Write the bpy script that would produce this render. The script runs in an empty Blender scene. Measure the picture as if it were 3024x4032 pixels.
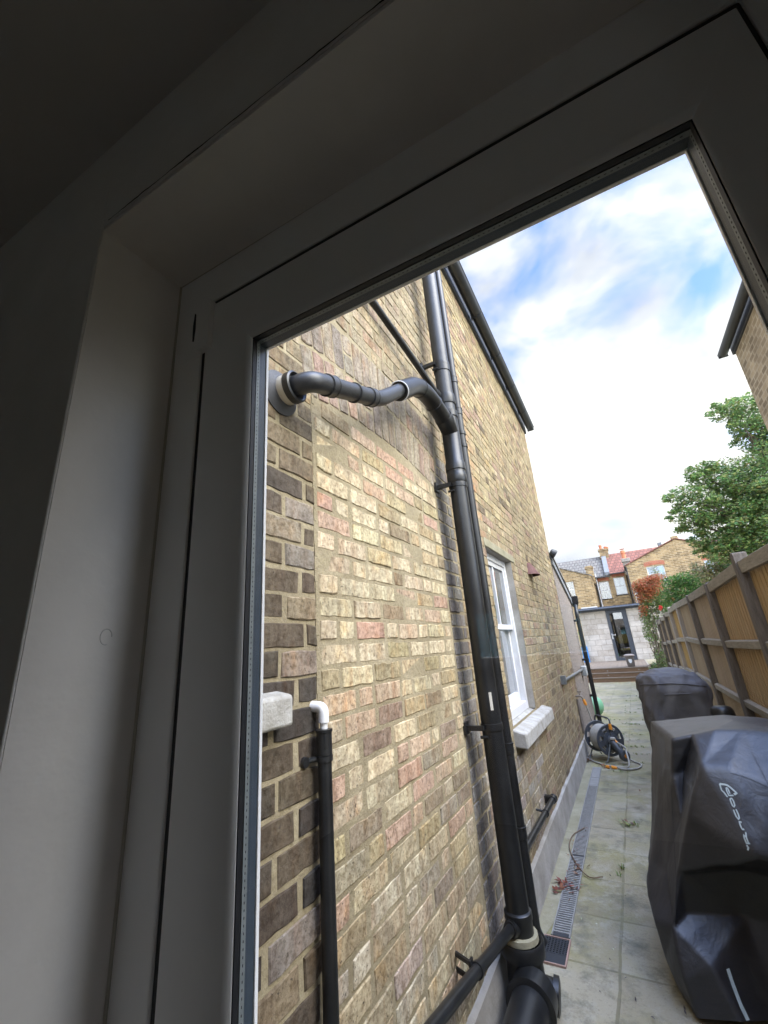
import bpy, bmesh, math, random
from mathutils import Vector, Matrix, noise
from mathutils.bvhtree import BVHTree
random.seed(7)
rad = math.radians
S = bpy.context.scene
COL = S.collection
GZ = -1.63            # ground level (the camera's eye is the origin)
XW = -0.88            # face of the long brick wall

# ------------------------------------------------------------------ camera
cam_d = bpy.data.cameras.new("camera")
cam = bpy.data.objects.new("camera", cam_d); COL.objects.link(cam)
RIGHT = (0.869476, 0.488443, -0.073721)
UP = (0.216388, -0.242454, 0.945723)
BACK = (0.444058, -0.838236, -0.316502)
cam.matrix_world = Matrix(((RIGHT[0], UP[0], BACK[0], 0), (RIGHT[1], UP[1], BACK[1], 0), (RIGHT[2], UP[2], BACK[2], 0), (0, 0, 0, 1)))
cam_d.sensor_fit = 'AUTO'; cam_d.sensor_width = 36; cam_d.lens = 14.624
cam_d.clip_start = 0.01; cam_d.clip_end = 600
S.camera = cam

# ------------------------------------------------------------------ world, sun, exposure
SUN_EL, SUN_AZ = 46, 95
w = bpy.data.worlds.new("World"); S.world = w; w.use_nodes = True
nt = w.node_tree; nt.nodes.clear()
def wn(t, **k):
    n = nt.nodes.new(t)
    for a, b in k.items(): setattr(n, a, b)
    return n
out = wn('ShaderNodeOutputWorld'); bg = wn('ShaderNodeBackground'); bg.inputs[1].default_value = 0.11
sky = wn('ShaderNodeTexSky', sky_type='NISHITA', sun_disc=False)
sky.sun_elevation = rad(SUN_EL); sky.sun_rotation = rad(SUN_AZ); sky.air_density = 1.0; sky.dust_density = 0.6
tc = wn('ShaderNodeTexCoord'); mp = wn('ShaderNodeMapping'); mp.inputs['Scale'].default_value = (1.0, 1.3, 1.8); mp.inputs['Location'].default_value = (0.35, 0.2, 0.1)
n1 = wn('ShaderNodeTexNoise'); n1.inputs['Scale'].default_value = 3.2; n1.inputs['Detail'].default_value = 8; n1.inputs['Roughness'].default_value = 0.55; n1.inputs['Distortion'].default_value = 0.3
cr = wn('ShaderNodeValToRGB'); cr.color_ramp.elements[0].position = 0.39; cr.color_ramp.elements[1].position = 0.55
n2 = wn('ShaderNodeTexNoise'); n2.inputs['Scale'].default_value = 2.8; n2.inputs['Detail'].default_value = 6
cr2 = wn('ShaderNodeValToRGB'); cr2.color_ramp.elements[0].position = 0.35; cr2.color_ramp.elements[1].position = 0.6
cr2.color_ramp.elements[0].color = (1.02, 1.10, 1.28, 1); cr2.color_ramp.elements[1].color = (2.0, 1.97, 1.9, 1)
mx = wn('ShaderNodeMix', data_type='RGBA')
L = nt.links.new
L(tc.outputs['Generated'], mp.inputs['Vector']); L(mp.outputs[0], n1.inputs['Vector']); L(mp.outputs[0], n2.inputs['Vector'])
sx = wn('ShaderNodeSeparateXYZ'); L(tc.outputs['Generated'], sx.inputs[0])
b1_ = wn('ShaderNodeMapRange', interpolation_type='SMOOTHSTEP'); b1_.inputs[1].default_value = .42; b1_.inputs[2].default_value = .74; b1_.inputs[3].default_value = .07; b1_.inputs[4].default_value = -.07; L(sx.outputs['Z'], b1_.inputs[0])
a1_ = wn('ShaderNodeMath', operation='ADD'); L(n1.outputs['Fac'], a1_.inputs[0]); L(b1_.outputs[0], a1_.inputs[1]); L(a1_.outputs[0], cr.inputs[0])
b2_ = wn('ShaderNodeMapRange', interpolation_type='SMOOTHSTEP'); b2_.inputs[1].default_value = .10; b2_.inputs[2].default_value = .34; b2_.inputs[3].default_value = -.10; b2_.inputs[4].default_value = .12; L(sx.outputs['Z'], b2_.inputs[0])
b3_ = wn('ShaderNodeMapRange', interpolation_type='SMOOTHSTEP'); b3_.inputs[1].default_value = .48; b3_.inputs[2].default_value = .74; b3_.inputs[3].default_value = 0; b3_.inputs[4].default_value = -.18; L(sx.outputs['Z'], b3_.inputs[0])
a2_ = wn('ShaderNodeMath', operation='ADD'); L(n2.outputs['Fac'], a2_.inputs[0]); L(b2_.outputs[0], a2_.inputs[1])
a3_ = wn('ShaderNodeMath', operation='ADD'); L(a2_.outputs[0], a3_.inputs[0]); L(b3_.outputs[0], a3_.inputs[1]); L(a3_.outputs[0], cr2.inputs[0])
L(cr.outputs[0], mx.inputs[0]); sv_ = wn('ShaderNodeMix', data_type='RGBA', blend_type='MULTIPLY'); sv_.inputs[0].default_value = 1; L(sky.outputs[0], sv_.inputs[6]); sv_.inputs[7].default_value = (.42, .47, .60, 1); L(sv_.outputs[2], mx.inputs[6]); L(cr2.outputs[0], mx.inputs[7])
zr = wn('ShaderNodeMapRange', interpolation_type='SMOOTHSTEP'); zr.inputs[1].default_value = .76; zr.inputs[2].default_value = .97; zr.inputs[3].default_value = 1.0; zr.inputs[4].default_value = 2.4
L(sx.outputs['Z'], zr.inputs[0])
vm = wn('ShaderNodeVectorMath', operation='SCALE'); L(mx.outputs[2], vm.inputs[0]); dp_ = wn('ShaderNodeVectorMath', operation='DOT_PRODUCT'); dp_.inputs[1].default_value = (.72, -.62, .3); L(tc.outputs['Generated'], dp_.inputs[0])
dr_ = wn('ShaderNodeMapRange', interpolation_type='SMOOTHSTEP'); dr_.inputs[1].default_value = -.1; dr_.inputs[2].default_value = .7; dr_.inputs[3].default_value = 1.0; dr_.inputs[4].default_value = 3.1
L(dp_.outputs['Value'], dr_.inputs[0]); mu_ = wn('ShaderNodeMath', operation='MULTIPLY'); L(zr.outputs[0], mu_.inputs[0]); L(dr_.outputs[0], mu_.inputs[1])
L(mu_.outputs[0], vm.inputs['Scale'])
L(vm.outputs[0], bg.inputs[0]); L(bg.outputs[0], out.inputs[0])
sd = bpy.data.lights.new("sun", 'SUN'); sd.energy = .85; sd.angle = rad(45); sd.color = (1, .96, .9)
sun = bpy.data.objects.new("sun", sd); COL.objects.link(sun)
sdir = Vector((math.sin(rad(SUN_AZ)) * math.cos(rad(SUN_EL)), math.cos(rad(SUN_AZ)) * math.cos(rad(SUN_EL)), math.sin(rad(SUN_EL))))
sun.rotation_euler = sdir.to_track_quat('Z', 'Y').to_euler()
sun.location = sdir * 50
S.view_settings.view_transform = 'Standard'; S.view_settings.look = 'None'; S.view_settings.gamma = 1; S.view_settings.use_curve_mapping = False
S.view_settings.exposure = 2.82
S.render.engine = 'CYCLES'; S.cycles.use_denoising = True
S.cycles.max_bounces = 10; S.cycles.diffuse_bounces = 6; S.cycles.transparent_max_bounces = 12
S.cycles.caustics_reflective = False; S.cycles.caustics_refractive = False

# ------------------------------------------------------------------ materials
def newmat(name):
    m = bpy.data.materials.new(name); m.use_nodes = True
    t = m.node_tree; b = t.nodes['Principled BSDF']
    return m, t, b
def nd(t, kind, **k):
    n = t.nodes.new(kind)
    for a, v in k.items():
        if a in n.inputs: n.inputs[a].default_value = v
        else: setattr(n, a, v)
    return n
def ramp(t, src, stops):
    r = t.nodes.new('ShaderNodeValToRGB'); e = r.color_ramp.elements
    while len(e) < len(stops): e.new(0.5)
    for i, (p, c) in enumerate(stops):
        e[i].position = p; e[i].color = (*c, 1) if len(c) == 3 else c
    t.links.new(src, r.inputs[0]); return r.outputs[0]
def mix(t, fac, a, b, mode='MIX'):
    m = t.nodes.new('ShaderNodeMix'); m.data_type = 'RGBA'; m.blend_type = mode
    for i, v in ((0, fac), (6, a), (7, b)):
        if hasattr(v, 'links'): t.links.new(v, m.inputs[i])
        elif i == 0: m.inputs[0].default_value = v
        else: m.inputs[i].default_value = (*v, 1)
    return m.outputs[2]
def objco(t, scale=(1, 1, 1), rot=(0, 0, 0)):
    c = t.nodes.new('ShaderNodeTexCoord'); m = t.nodes.new('ShaderNodeMapping')
    m.inputs['Scale'].default_value = scale; m.inputs['Rotation'].default_value = rot
    t.links.new(c.outputs['Object'], m.inputs[0]); return m.outputs[0]
def tex(t, co, scale, detail=5, rough=0.6, dist=0):
    n = nd(t, 'ShaderNodeTexNoise', Scale=scale, Detail=detail, Roughness=rough, Distortion=dist)
    t.links.new(co, n.inputs['Vector']); return n.outputs['Fac']
def bump(t, b, h, strength=0.3, dist=0.004):
    n = nd(t, 'ShaderNodeBump', Strength=strength, Distance=dist)
    t.links.new(h, n.inputs['Height']); t.links.new(n.outputs[0], b.inputs['Normal'])
def attr(t, name='tint'):
    a = t.nodes.new('ShaderNodeAttribute'); a.attribute_name = name; return a.outputs['Color']
def mottled(name, c1, c2, scale=8, rough=0.7, bs=0.2, bd=0.003, spec=0.5, detail=6, stretch=(1, 1, 1), bscale=None, metal=0):
    m, t, b = newmat(name)
    co = objco(t, stretch); f = tex(t, co, scale, detail)
    t.links.new(ramp(t, f, [(0.3, c1), (0.7, c2)]), b.inputs['Base Color'])
    b.inputs['Roughness'].default_value = rough; b.inputs['Specular IOR Level'].default_value = spec; b.inputs['Metallic'].default_value = metal
    if bs: bump(t, b, tex(t, co, bscale or scale * 6, 4), bs, bd)
    return m
def vary(base, d): return tuple(max(0.0, c * random.uniform(1 - d, 1 + d)) for c in base)

M = {}
# bricks: one tint per brick, kiss-mark bands, pits and specks
m, t, b = newmat('stock_brick'); co = objco(t)
c = attr(t)
bands = tex(t, objco(t, (1, 14, 1.2)), 1.6, 2); c = mix(t, ramp(t, bands, [(0.44, (0, 0, 0)), (0.62, (.55, .55, .55))]), c, mix(t, 1, c, (0.66, 0.58, 0.54), 'MULTIPLY'))
c = mix(t, ramp(t, tex(t, co, 48, 7, .75), [(.38, (1, 1, 1)), (.56, (0, 0, 0))]), c, mix(t, 1, c, (.5, .46, .41), 'MULTIPLY'))
c = mix(t, ramp(t, tex(t, co, 20, 7, .75), [(.52, (0, 0, 0)), (.72, (.75, .75, .75))]), c, mix(t, 1, c, (1.30, 1.29, 1.25), 'MULTIPLY'))
c = mix(t, ramp(t, tex(t, co, 9, 5, .65), [(.46, (0, 0, 0)), (.64, (.7, .7, .7))]), c, mix(t, 1, c, (.60, .60, .62), 'MULTIPLY'))
c = mix(t, ramp(t, tex(t, objco(t, (1, 1, 1), (.5, 1, .3)), 6.5, 4, .6), [(.56, (0, 0, 0)), (.70, (.45, .45, .45))]), c, mix(t, 1, c, (1.25, .98, .62), 'MULTIPLY'))
c = mix(t, ramp(t, tex(t, co, 95, 4, .65), [(.33, (.95, .95, .95)), (.40, (0, 0, 0))]), c, (.05, .04, .03))
c = mix(t, ramp(t, tex(t, objco(t, (1, 11, 1.6), (0, 0, .2)), 2.3, 3), [(.55, (0, 0, 0)), (.68, (.6, .6, .6))]), c, mix(t, 1, c, (1.06, .89, .80), 'MULTIPLY'))
t.links.new(c, b.inputs['Base Color']); b.inputs['Roughness'].default_value = .92; b.inputs['Specular IOR Level'].default_value = .2
h = nd(t, 'ShaderNodeMath', operation='ADD'); t.links.new(tex(t, co, 90, 6, .7), h.inputs[0]); t.links.new(tex(t, co, 25, 3), h.inputs[1])
bump(t, b, h.outputs[0], .55, .005)
M['brick'] = m
m, t, b = newmat('lime_mortar'); co = objco(t)
c = ramp(t, tex(t, co, 3.5, 6, .65), [(.3, (.20, .165, .10)), (.5, (.28, .235, .145)), (.72, (.37, .315, .205))])
c = mix(t, ramp(t, tex(t, co, 45, 4, .7), [(.4, (.45, .45, .45)), (.6, (0, 0, 0))]), c, (.20, .16, .105))
t.links.new(c, b.inputs['Base Color']); b.inputs['Roughness'].default_value = .95; b.inputs['Specular IOR Level'].default_value = .15
bump(t, b, tex(t, co, 60, 6, .7), .9, .008); M['mortar'] = m

def block_mat(name, c1, c2, mortar, bw, bh, axes, ms=.012, mott=.5, rough=.9, offset=.5, squash=1.0, bstr=.5):
    m, t, b = newmat(name)
    c = t.nodes.new('ShaderNodeTexCoord'); sp = t.nodes.new('ShaderNodeSeparateXYZ'); cb = t.nodes.new('ShaderNodeCombineXYZ')
    t.links.new(c.outputs['Object'], sp.inputs[0]); t.links.new(sp.outputs[axes[0]], cb.inputs[0]); t.links.new(sp.outputs[axes[1]], cb.inputs[1])
    br = nd(t, 'ShaderNodeTexBrick', Scale=1.0); br.inputs['Color1'].default_value = (*c1, 1); br.inputs['Color2'].default_value = (*c2, 1)
    br.inputs['Mortar'].default_value = (*mortar, 1); br.inputs['Mortar Size'].default_value = ms
    br.inputs['Brick Width'].default_value = bw; br.inputs['Row Height'].default_value = bh; br.offset = offset
    t.links.new(cb.outputs[0], br.inputs['Vector'])
    f = tex(t, c.outputs['Object'], 2.2, 6, .7)
    col = mix(t, mott, br.outputs['Color'], mix(t, 1, br.outputs['Color'], ramp(t, f, [(.3, (.55, .5, .45)), (.7, (1.25, 1.2, 1.15))]), 'MULTIPLY'))
    t.links.new(col, b.inputs['Base Color']); b.inputs['Roughness'].default_value = rough; b.inputs['Specular IOR Level'].default_value = .2
    bump(t, b, br.outputs['Fac'], -bstr, .01)
    return m
M['far_brick_xz'] = block_mat('far_stock_brick_face', (.40, .29, .15), (.17, .125, .07), (.42, .35, .24), .45, .15, 'XZ', .02, .9)
M['far_brick_yz'] = block_mat('far_stock_brick_side', (.36, .26, .13), (.17, .125, .07), (.40, .33, .22), .45, .15, 'YZ', .02, .9)
M['near_brick_yz'] = block_mat('neighbour_brick', (.44, .36, .24), (.22, .175, .115), (.46, .40, .30), .19, .08, 'YZ', .012, .8)
M['red_arch'] = block_mat('red_gauged_brick', (.42, .13, .07), (.35, .10, .06), (.3, .2, .15), .075, .5, 'XZ', .012, .5)
M['slate_tile'] = block_mat('grey_roof_tile', (.17, .165, .15), (.22, .205, .185), (.07, .065, .06), .36, .38, 'XZ', .03, .5, .8)
M['red_tile'] = block_mat('red_roof_tile', (.30, .135, .10), (.20, .095, .072), (.12, .06, .05), .36, .36, 'XZ', .035, .5, .8)
M['white_block'] = block_mat('white_painted_block', (.52, .50, .475), (.44, .405, .365), (.33, .31, .28), .45, .235, 'XZ', .012, .8, .8)

M['plaster'] = mottled('painted_plaster', (.67, .64, .605), (.80, .77, .735), 3, .6, .5, .0025)
M['ceiling'] = mottled('ceiling_paint', (.57, .55, .53), (.61, .59, .57), 5, .8, .2, .002)
M['upvc'] = mottled('white_upvc', (.77, .755, .745), (.86, .845, .83), 3, .32, .06, .0006, .5)
M['gasket'] = mottled('black_rubber', (.012, .013, .016), (.02, .021, .025), 40, .55, .1, .0005)
M['alu'] = mottled('dull_aluminium', (.16, .18, .18), (.22, .24, .24), 60, .45, .2, .0005, metal=.2)
M['dark_alu'] = mottled('dark_outer_seal', (.035, .05, .065), (.05, .065, .085), 30, .4, .1, .0005)
M['black_pvc'] = mottled('weathered_black_plastic', (.005, .0055, .006), (.016, .0165, .017), 9, .36, .12, .0008, .42)
M['grey_pvc'] = mottled('sun_faded_black_plastic', (.013, .014, .016), (.026, .0275, .030), 14, .42, .15, .0008, .5, stretch=(1, 4, 1))
M['rubber'] = mottled('grey_rubber_seal', (.035, .035, .036), (.065, .065, .066), 14, .7, .2, .001)
M['white_pvc'] = mottled('white_plastic', (.60, .60, .60), (.68, .68, .68), 10, .35, .04, .0005)
M['cream_pvc'] = mottled('cream_plastic', (.40, .375, .31), (.48, .45, .38), 14, .5, .1, .0008)
M['concrete'] = mottled('cement_render', (.22, .20, .17), (.38, .36, .32), 5, .95, .6, .006, .15)
M['stone'] = mottled('painted_stone', (.24, .225, .19), (.44, .425, .39), 13, .9, .7, .006, .2)
M['moss_concrete'] = mottled('mossy_concrete', (.20, .18, .11), (.31, .285, .20), 6, .95, .6, .006, .15)
M['fascia'] = mottled('black_painted_board', (.018, .02, .024), (.03, .034, .04), 6, .45, .1, .001)
M['pebbledash'] = mottled('pebbledash', (.06, .05, .043), (.40, .345, .30), 30, .95, 1.0, .012, .2, 3, bscale=70)
M['post'] = mottled('weathered_post_wood', (.075, .063, .052), (.16, .135, .112), 6, .9, .5, .003, .2, stretch=(9, 9, 1))
M['pale_post'] = mottled('newer_post_wood', (.24, .21, .18), (.36, .32, .27), 6, .9, .5, .003, .2, stretch=(9, 9, 1))
M['rail'] = mottled('grey_rail_wood', (.20, .175, .14), (.33, .295, .24), 6, .9, .5, .003, .2, stretch=(9, 1, 9))
def board_mat(name, a, bb, cc):
    m, t, b = newmat(name); co = objco(t, (14, 14, .8))
    col = mix(t, .55, attr(t), ramp(t, tex(t, co, 2.4, 8, .65, .6), [(.25, a), (.5, bb), (.75, cc)]))
    t.links.new(col, b.inputs['Base Color']); b.inputs['Roughness'].default_value = .9; b.inputs['Specular IOR Level'].default_value = .15
    bump(t, b, tex(t, co, 6, 6), .5, .003); return m
M['boards'] = board_mat('fence_boards', (.18, .115, .055), (.31, .21, .105), (.43, .32, .19))
M['deck'] = mottled('deck_boards', (.13, .10, .075), (.22, .18, .14), 5, .9, .4, .003, .2, stretch=(1, 7, 9))
M['riser'] = mottled('deck_riser', (.12, .072, .042), (.18, .115, .07), 5, .85, .4, .003, .2, stretch=(1, 7, 9))
M['anthracite'] = mottled('anthracite_frame', (.035, .042, .055), (.05, .058, .075), 8, .4, .06, .0006)
M['steel'] = mottled('galvanised_steel', (.20, .195, .175), (.31, .30, .275), 30, .5, .3, .001, metal=.15)
M['dark_void'] = mottled('dark_interior', (.02, .022, .024), (.04, .042, .045), 3, .8, 0)
M['salmon'] = mottled('salmon_frame', (.24, .15, .11), (.32, .21, .165), 20, .8, .3, .001)
M['black_cover'] = None
M['orange'] = mottled('orange_plastic', (.75, .26, .02), (.82, .31, .03), 20, .45, .05, .0005)
M['reel'] = mottled('reel_plastic', (.045, .05, .058), (.07, .076, .085), 20, .42, .1, .0006)
M['hose'] = mottled('grey_hose', (.27, .25, .21), (.36, .34, .29), 30, .5, .1, .0006)
M['tube_grey'] = mottled('painted_tube', (.13, .14, .14), (.2, .21, .21), 20, .4, .1, .0006, metal=.3)
M['terracotta'] = mottled('dark_red_terracotta', (.10, .045, .035), (.16, .07, .055), 15, .8, .3, .001)
M['pot'] = mottled('orange_clay_pot', (.48, .16, .08), (.58, .22, .11), 6, .85, .2, .002)
M['bark'] = mottled('bark', (.07, .055, .04), (.15, .12, .09), 12, .95, .8, .008, stretch=(4, 4, 1))
M['green_ball'] = mottled('green_plastic', (.14, .36, .20), (.20, .44, .26), 5, .4, .05, .001)
M['blue'] = mottled('blue_plastic', (.03, .20, .55), (.05, .27, .66), 5, .4, .05, .001)
M['bin'] = mottled('brown_plastic', (.085, .07, .062), (.12, .10, .09), 8, .55, .1, .001)
M['bin_lid'] = mottled('pale_lid', (.30, .24, .21), (.40, .33, .29), 8, .6, .1, .001)
M['yellow'] = mottled('mustard_fabric', (.55, .36, .06), (.66, .45, .10), 14, .9, .3, .002)
M['curtain'] = mottled('white_curtain', (.55, .56, .57), (.72, .73, .74), 9, .9, .2, .004, stretch=(9, 9, .6))
M['white_paint'] = mottled('white_gloss_paint', (.56, .56, .56), (.63, .63, .63), 5, .45, .1, .001)
M['grey_box'] = mottled('grey_plastic', (.27, .28, .27), (.35, .36, .34), 8, .6, .1, .001)
M['reflect_white'] = mottled('reflective_strip', (.34, .39, .36), (.46, .51, .48), 60, .5, .2, .0006)
M['twig'] = mottled('dead_stem', (.10, .06, .035), (.17, .11, .065), 20, .9, .3, .002)
M['copper'] = mottled('dull_copper_pipe', (.20, .17, .14), (.32, .27, .22), 12, .5, .2, .001, metal=.3)
M['lead'] = mottled('lead_flashing', (.15, .16, .17), (.22, .23, .24), 6, .6, .2, .002)
M['dark_crack'] = mottled('dark_crack', (.01, .01, .01), (.03, .03, .028), 50, 1, 0)
m, t, b = newmat('translucent_slat'); tr_ = t.nodes.new('ShaderNodeBsdfTranslucent'); tr_.inputs[0].default_value = (.55, .75, .78, 1); ms_ = t.nodes.new('ShaderNodeMixShader'); ms_.inputs[0].default_value = .6
b.inputs['Base Color'].default_value = (.7, .75, .75, 1); t.links.new(b.outputs[0], ms_.inputs[1]); t.links.new(tr_.outputs[0], ms_.inputs[2]); t.links.new(ms_.outputs[0], t.nodes['Material Output'].inputs[0]); M['slat'] = m
def leaf_mat(name, rough=.55, trans=.25):
    m, t, b = newmat(name); c = attr(t)
    t.links.new(c, b.inputs['Base Color']); b.inputs['Roughness'].default_value = rough; b.inputs['Specular IOR Level'].default_value = .35
    tr = t.nodes.new('ShaderNodeBsdfTranslucent'); t.links.new(c, tr.inputs[0])
    ms = t.nodes.new('ShaderNodeMixShader'); ms.inputs[0].default_value = trans
    o = t.nodes['Material Output']; t.links.new(b.outputs[0], ms.inputs[1]); t.links.new(tr.outputs[0], ms.inputs[2]); t.links.new(ms.outputs[0], o.inputs[0])
    return m
M['leaf'] = leaf_mat('leaves', .5, .38); M['petal'] = leaf_mat('petals', .7, .3)
def glass_mat(name, refl, tint=(1, 1, 1), rough=.0):
    m = bpy.data.materials.new(name); m.use_nodes = True; t = m.node_tree; t.nodes.clear()
    o = t.nodes.new('ShaderNodeOutputMaterial'); a = nd(t, 'ShaderNodeBsdfTransparent'); a.inputs[0].default_value = (*tint, 1)
    g = nd(t, 'ShaderNodeBsdfGlossy'); g.inputs['Roughness'].default_value = rough; g.inputs[0].default_value = (1, 1, 1, 1)
    lw = nd(t, 'ShaderNodeLayerWeight'); lw.inputs['Blend'].default_value = .5; pw = nd(t, 'ShaderNodeMath', operation='POWER'); pw.inputs[1].default_value = 5; t.links.new(lw.outputs['Facing'], pw.inputs[0]); fr = nd(t, 'ShaderNodeMath', operation='MULTIPLY_ADD'); fr.inputs[1].default_value = .7; fr.inputs[2].default_value = .04; t.links.new(pw.outputs[0], fr.inputs[0])
    mm = nd(t, 'ShaderNodeMath', operation='MULTIPLY'); mm.inputs[1].default_value = refl; mm.use_clamp = True; t.links.new(fr.outputs[0], mm.inputs[0])
    ms = t.nodes.new('ShaderNodeMixShader'); t.links.new(mm.outputs[0], ms.inputs[0]); t.links.new(a.outputs[0], ms.inputs[1]); t.links.new(g.outputs[0], ms.inputs[2]); t.links.new(ms.outputs[0], o.inputs[0])
    return m
M['door_glass'] = glass_mat('double_glazing', .9, (.985, .995, .99))
M['window_glass'] = glass_mat('window_glass', 3.2, (.8, .84, .84))
M['far_glass'] = glass_mat('far_window_glass', 4.0, (.7, .74, .76))
# concrete paving: slabs as a brick pattern with stains and moss
m, t, b = newmat('paving'); 
c0 = t.nodes.new('ShaderNodeTexCoord'); mp_ = nd(t, 'ShaderNodeMapping'); mp_.inputs['Rotation'].default_value = (0, 0, rad(.7)); mp_.inputs['Location'].default_value = (.405 + .035, -.20, 0)
t.links.new(c0.outputs['Object'], mp_.inputs[0]); co = mp_.outputs[0]
wob = nd(t, 'ShaderNodeTexNoise', Scale=4.0, Detail=3); t.links.new(co, wob.inputs['Vector'])
sub = nd(t, 'ShaderNodeVectorMath', operation='SUBTRACT'); t.links.new(wob.outputs['Color'], sub.inputs[0]); sub.inputs[1].default_value = (.5, .5, .5)
scl = nd(t, 'ShaderNodeVectorMath', operation='SCALE'); t.links.new(sub.outputs[0], scl.inputs[0]); scl.inputs['Scale'].default_value = .022
ad = nd(t, 'ShaderNodeVectorMath', operation='ADD'); t.links.new(co, ad.inputs[0]); t.links.new(scl.outputs[0], ad.inputs[1])
br = nd(t, 'ShaderNodeTexBrick', Scale=1.0); br.offset = 0; br.inputs['Brick Width'].default_value = .452; br.inputs['Row Height'].default_value = .452
br.inputs['Mortar Size'].default_value = .008; br.inputs['Mortar Smooth'].default_value = .25; br.inputs['Bias'].default_value = -.1
br.inputs['Color1'].default_value = (.24, .205, .135, 1); br.inputs['Color2'].default_value = (.33, .295, .21, 1); br.inputs['Mortar'].default_value = (.185, .165, .105, 1)
t.links.new(ad.outputs[0], br.inputs['Vector'])
big = tex(t, co, 1.3, 6, .65); mid = tex(t, co, 7, 6, .7); fine = tex(t, co, 70, 5, .7)
col = mix(t, ramp(t, big, [(.42, (0, 0, 0)), (.66, (.85, .85, .85))]), br.outputs['Color'], (.25, .23, .09))
col = mix(t, ramp(t, mid, [(.5, (0, 0, 0)), (.7, (.6, .6, .6))]), col, (.37, .345, .275))
col = mix(t, ramp(t, tex(t, co, 3.1, 7, .75), [(.50, (0, 0, 0)), (.64, (.85, .85, .85))]), col, (.125, .118, .085))
col = mix(t, ramp(t, fine, [(.3, (.5, .5, .5)), (.45, (0, 0, 0))]), col, (.13, .125, .09))
col = mix(t, ramp(t, tex(t, co, 160, 2), [(.72, (0, 0, 0)), (.76, (.7, .7, .7))]), col, (.6, .58, .5))
t.links.new(col, b.inputs['Base Color']); b.inputs['Roughness'].default_value = .88; b.inputs['Specular IOR Level'].default_value = .25
hh = nd(t, 'ShaderNodeMath', operation='MULTIPLY_ADD'); t.links.new(br.outputs['Fac'], hh.inputs[0]); hh.inputs[1].default_value = -.8; t.links.new(fine, hh.inputs[2])
h2 = nd(t, 'ShaderNodeMath', operation='ADD'); t.links.new(hh.outputs[0], h2.inputs[0]); t.links.new(mid, h2.inputs[1])
bump(t, b, h2.outputs[0], .6, .008); M['paving'] = m
# cover cloth
m, t, b = newmat('black_cover_cloth'); co = objco(t)
t.links.new(ramp(t, tex(t, co, 6, 6), [(.3, (.010, .010, .012)), (.7, (.020, .0197, .022))]), b.inputs['Base Color'])
b.inputs['Roughness'].default_value = .45; b.inputs['Specular IOR Level'].default_value = .7
bump(t, b, tex(t, co, 15, 6, .6, .7), .42, .010); M['black_cover'] = m
m, t, b = newmat('faded_cover_cloth'); co = objco(t)
t.links.new(ramp(t, tex(t, co, 5, 6), [(.3, (.075, .070, .073)), (.7, (.13, .123, .118))]), b.inputs['Base Color'])
b.inputs['Roughness'].default_value = .6; b.inputs['Specular IOR Level'].default_value = .3
bump(t, b, tex(t, co, 8, 6, .6, .7), .55, .014); M['faded_cover'] = m

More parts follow.
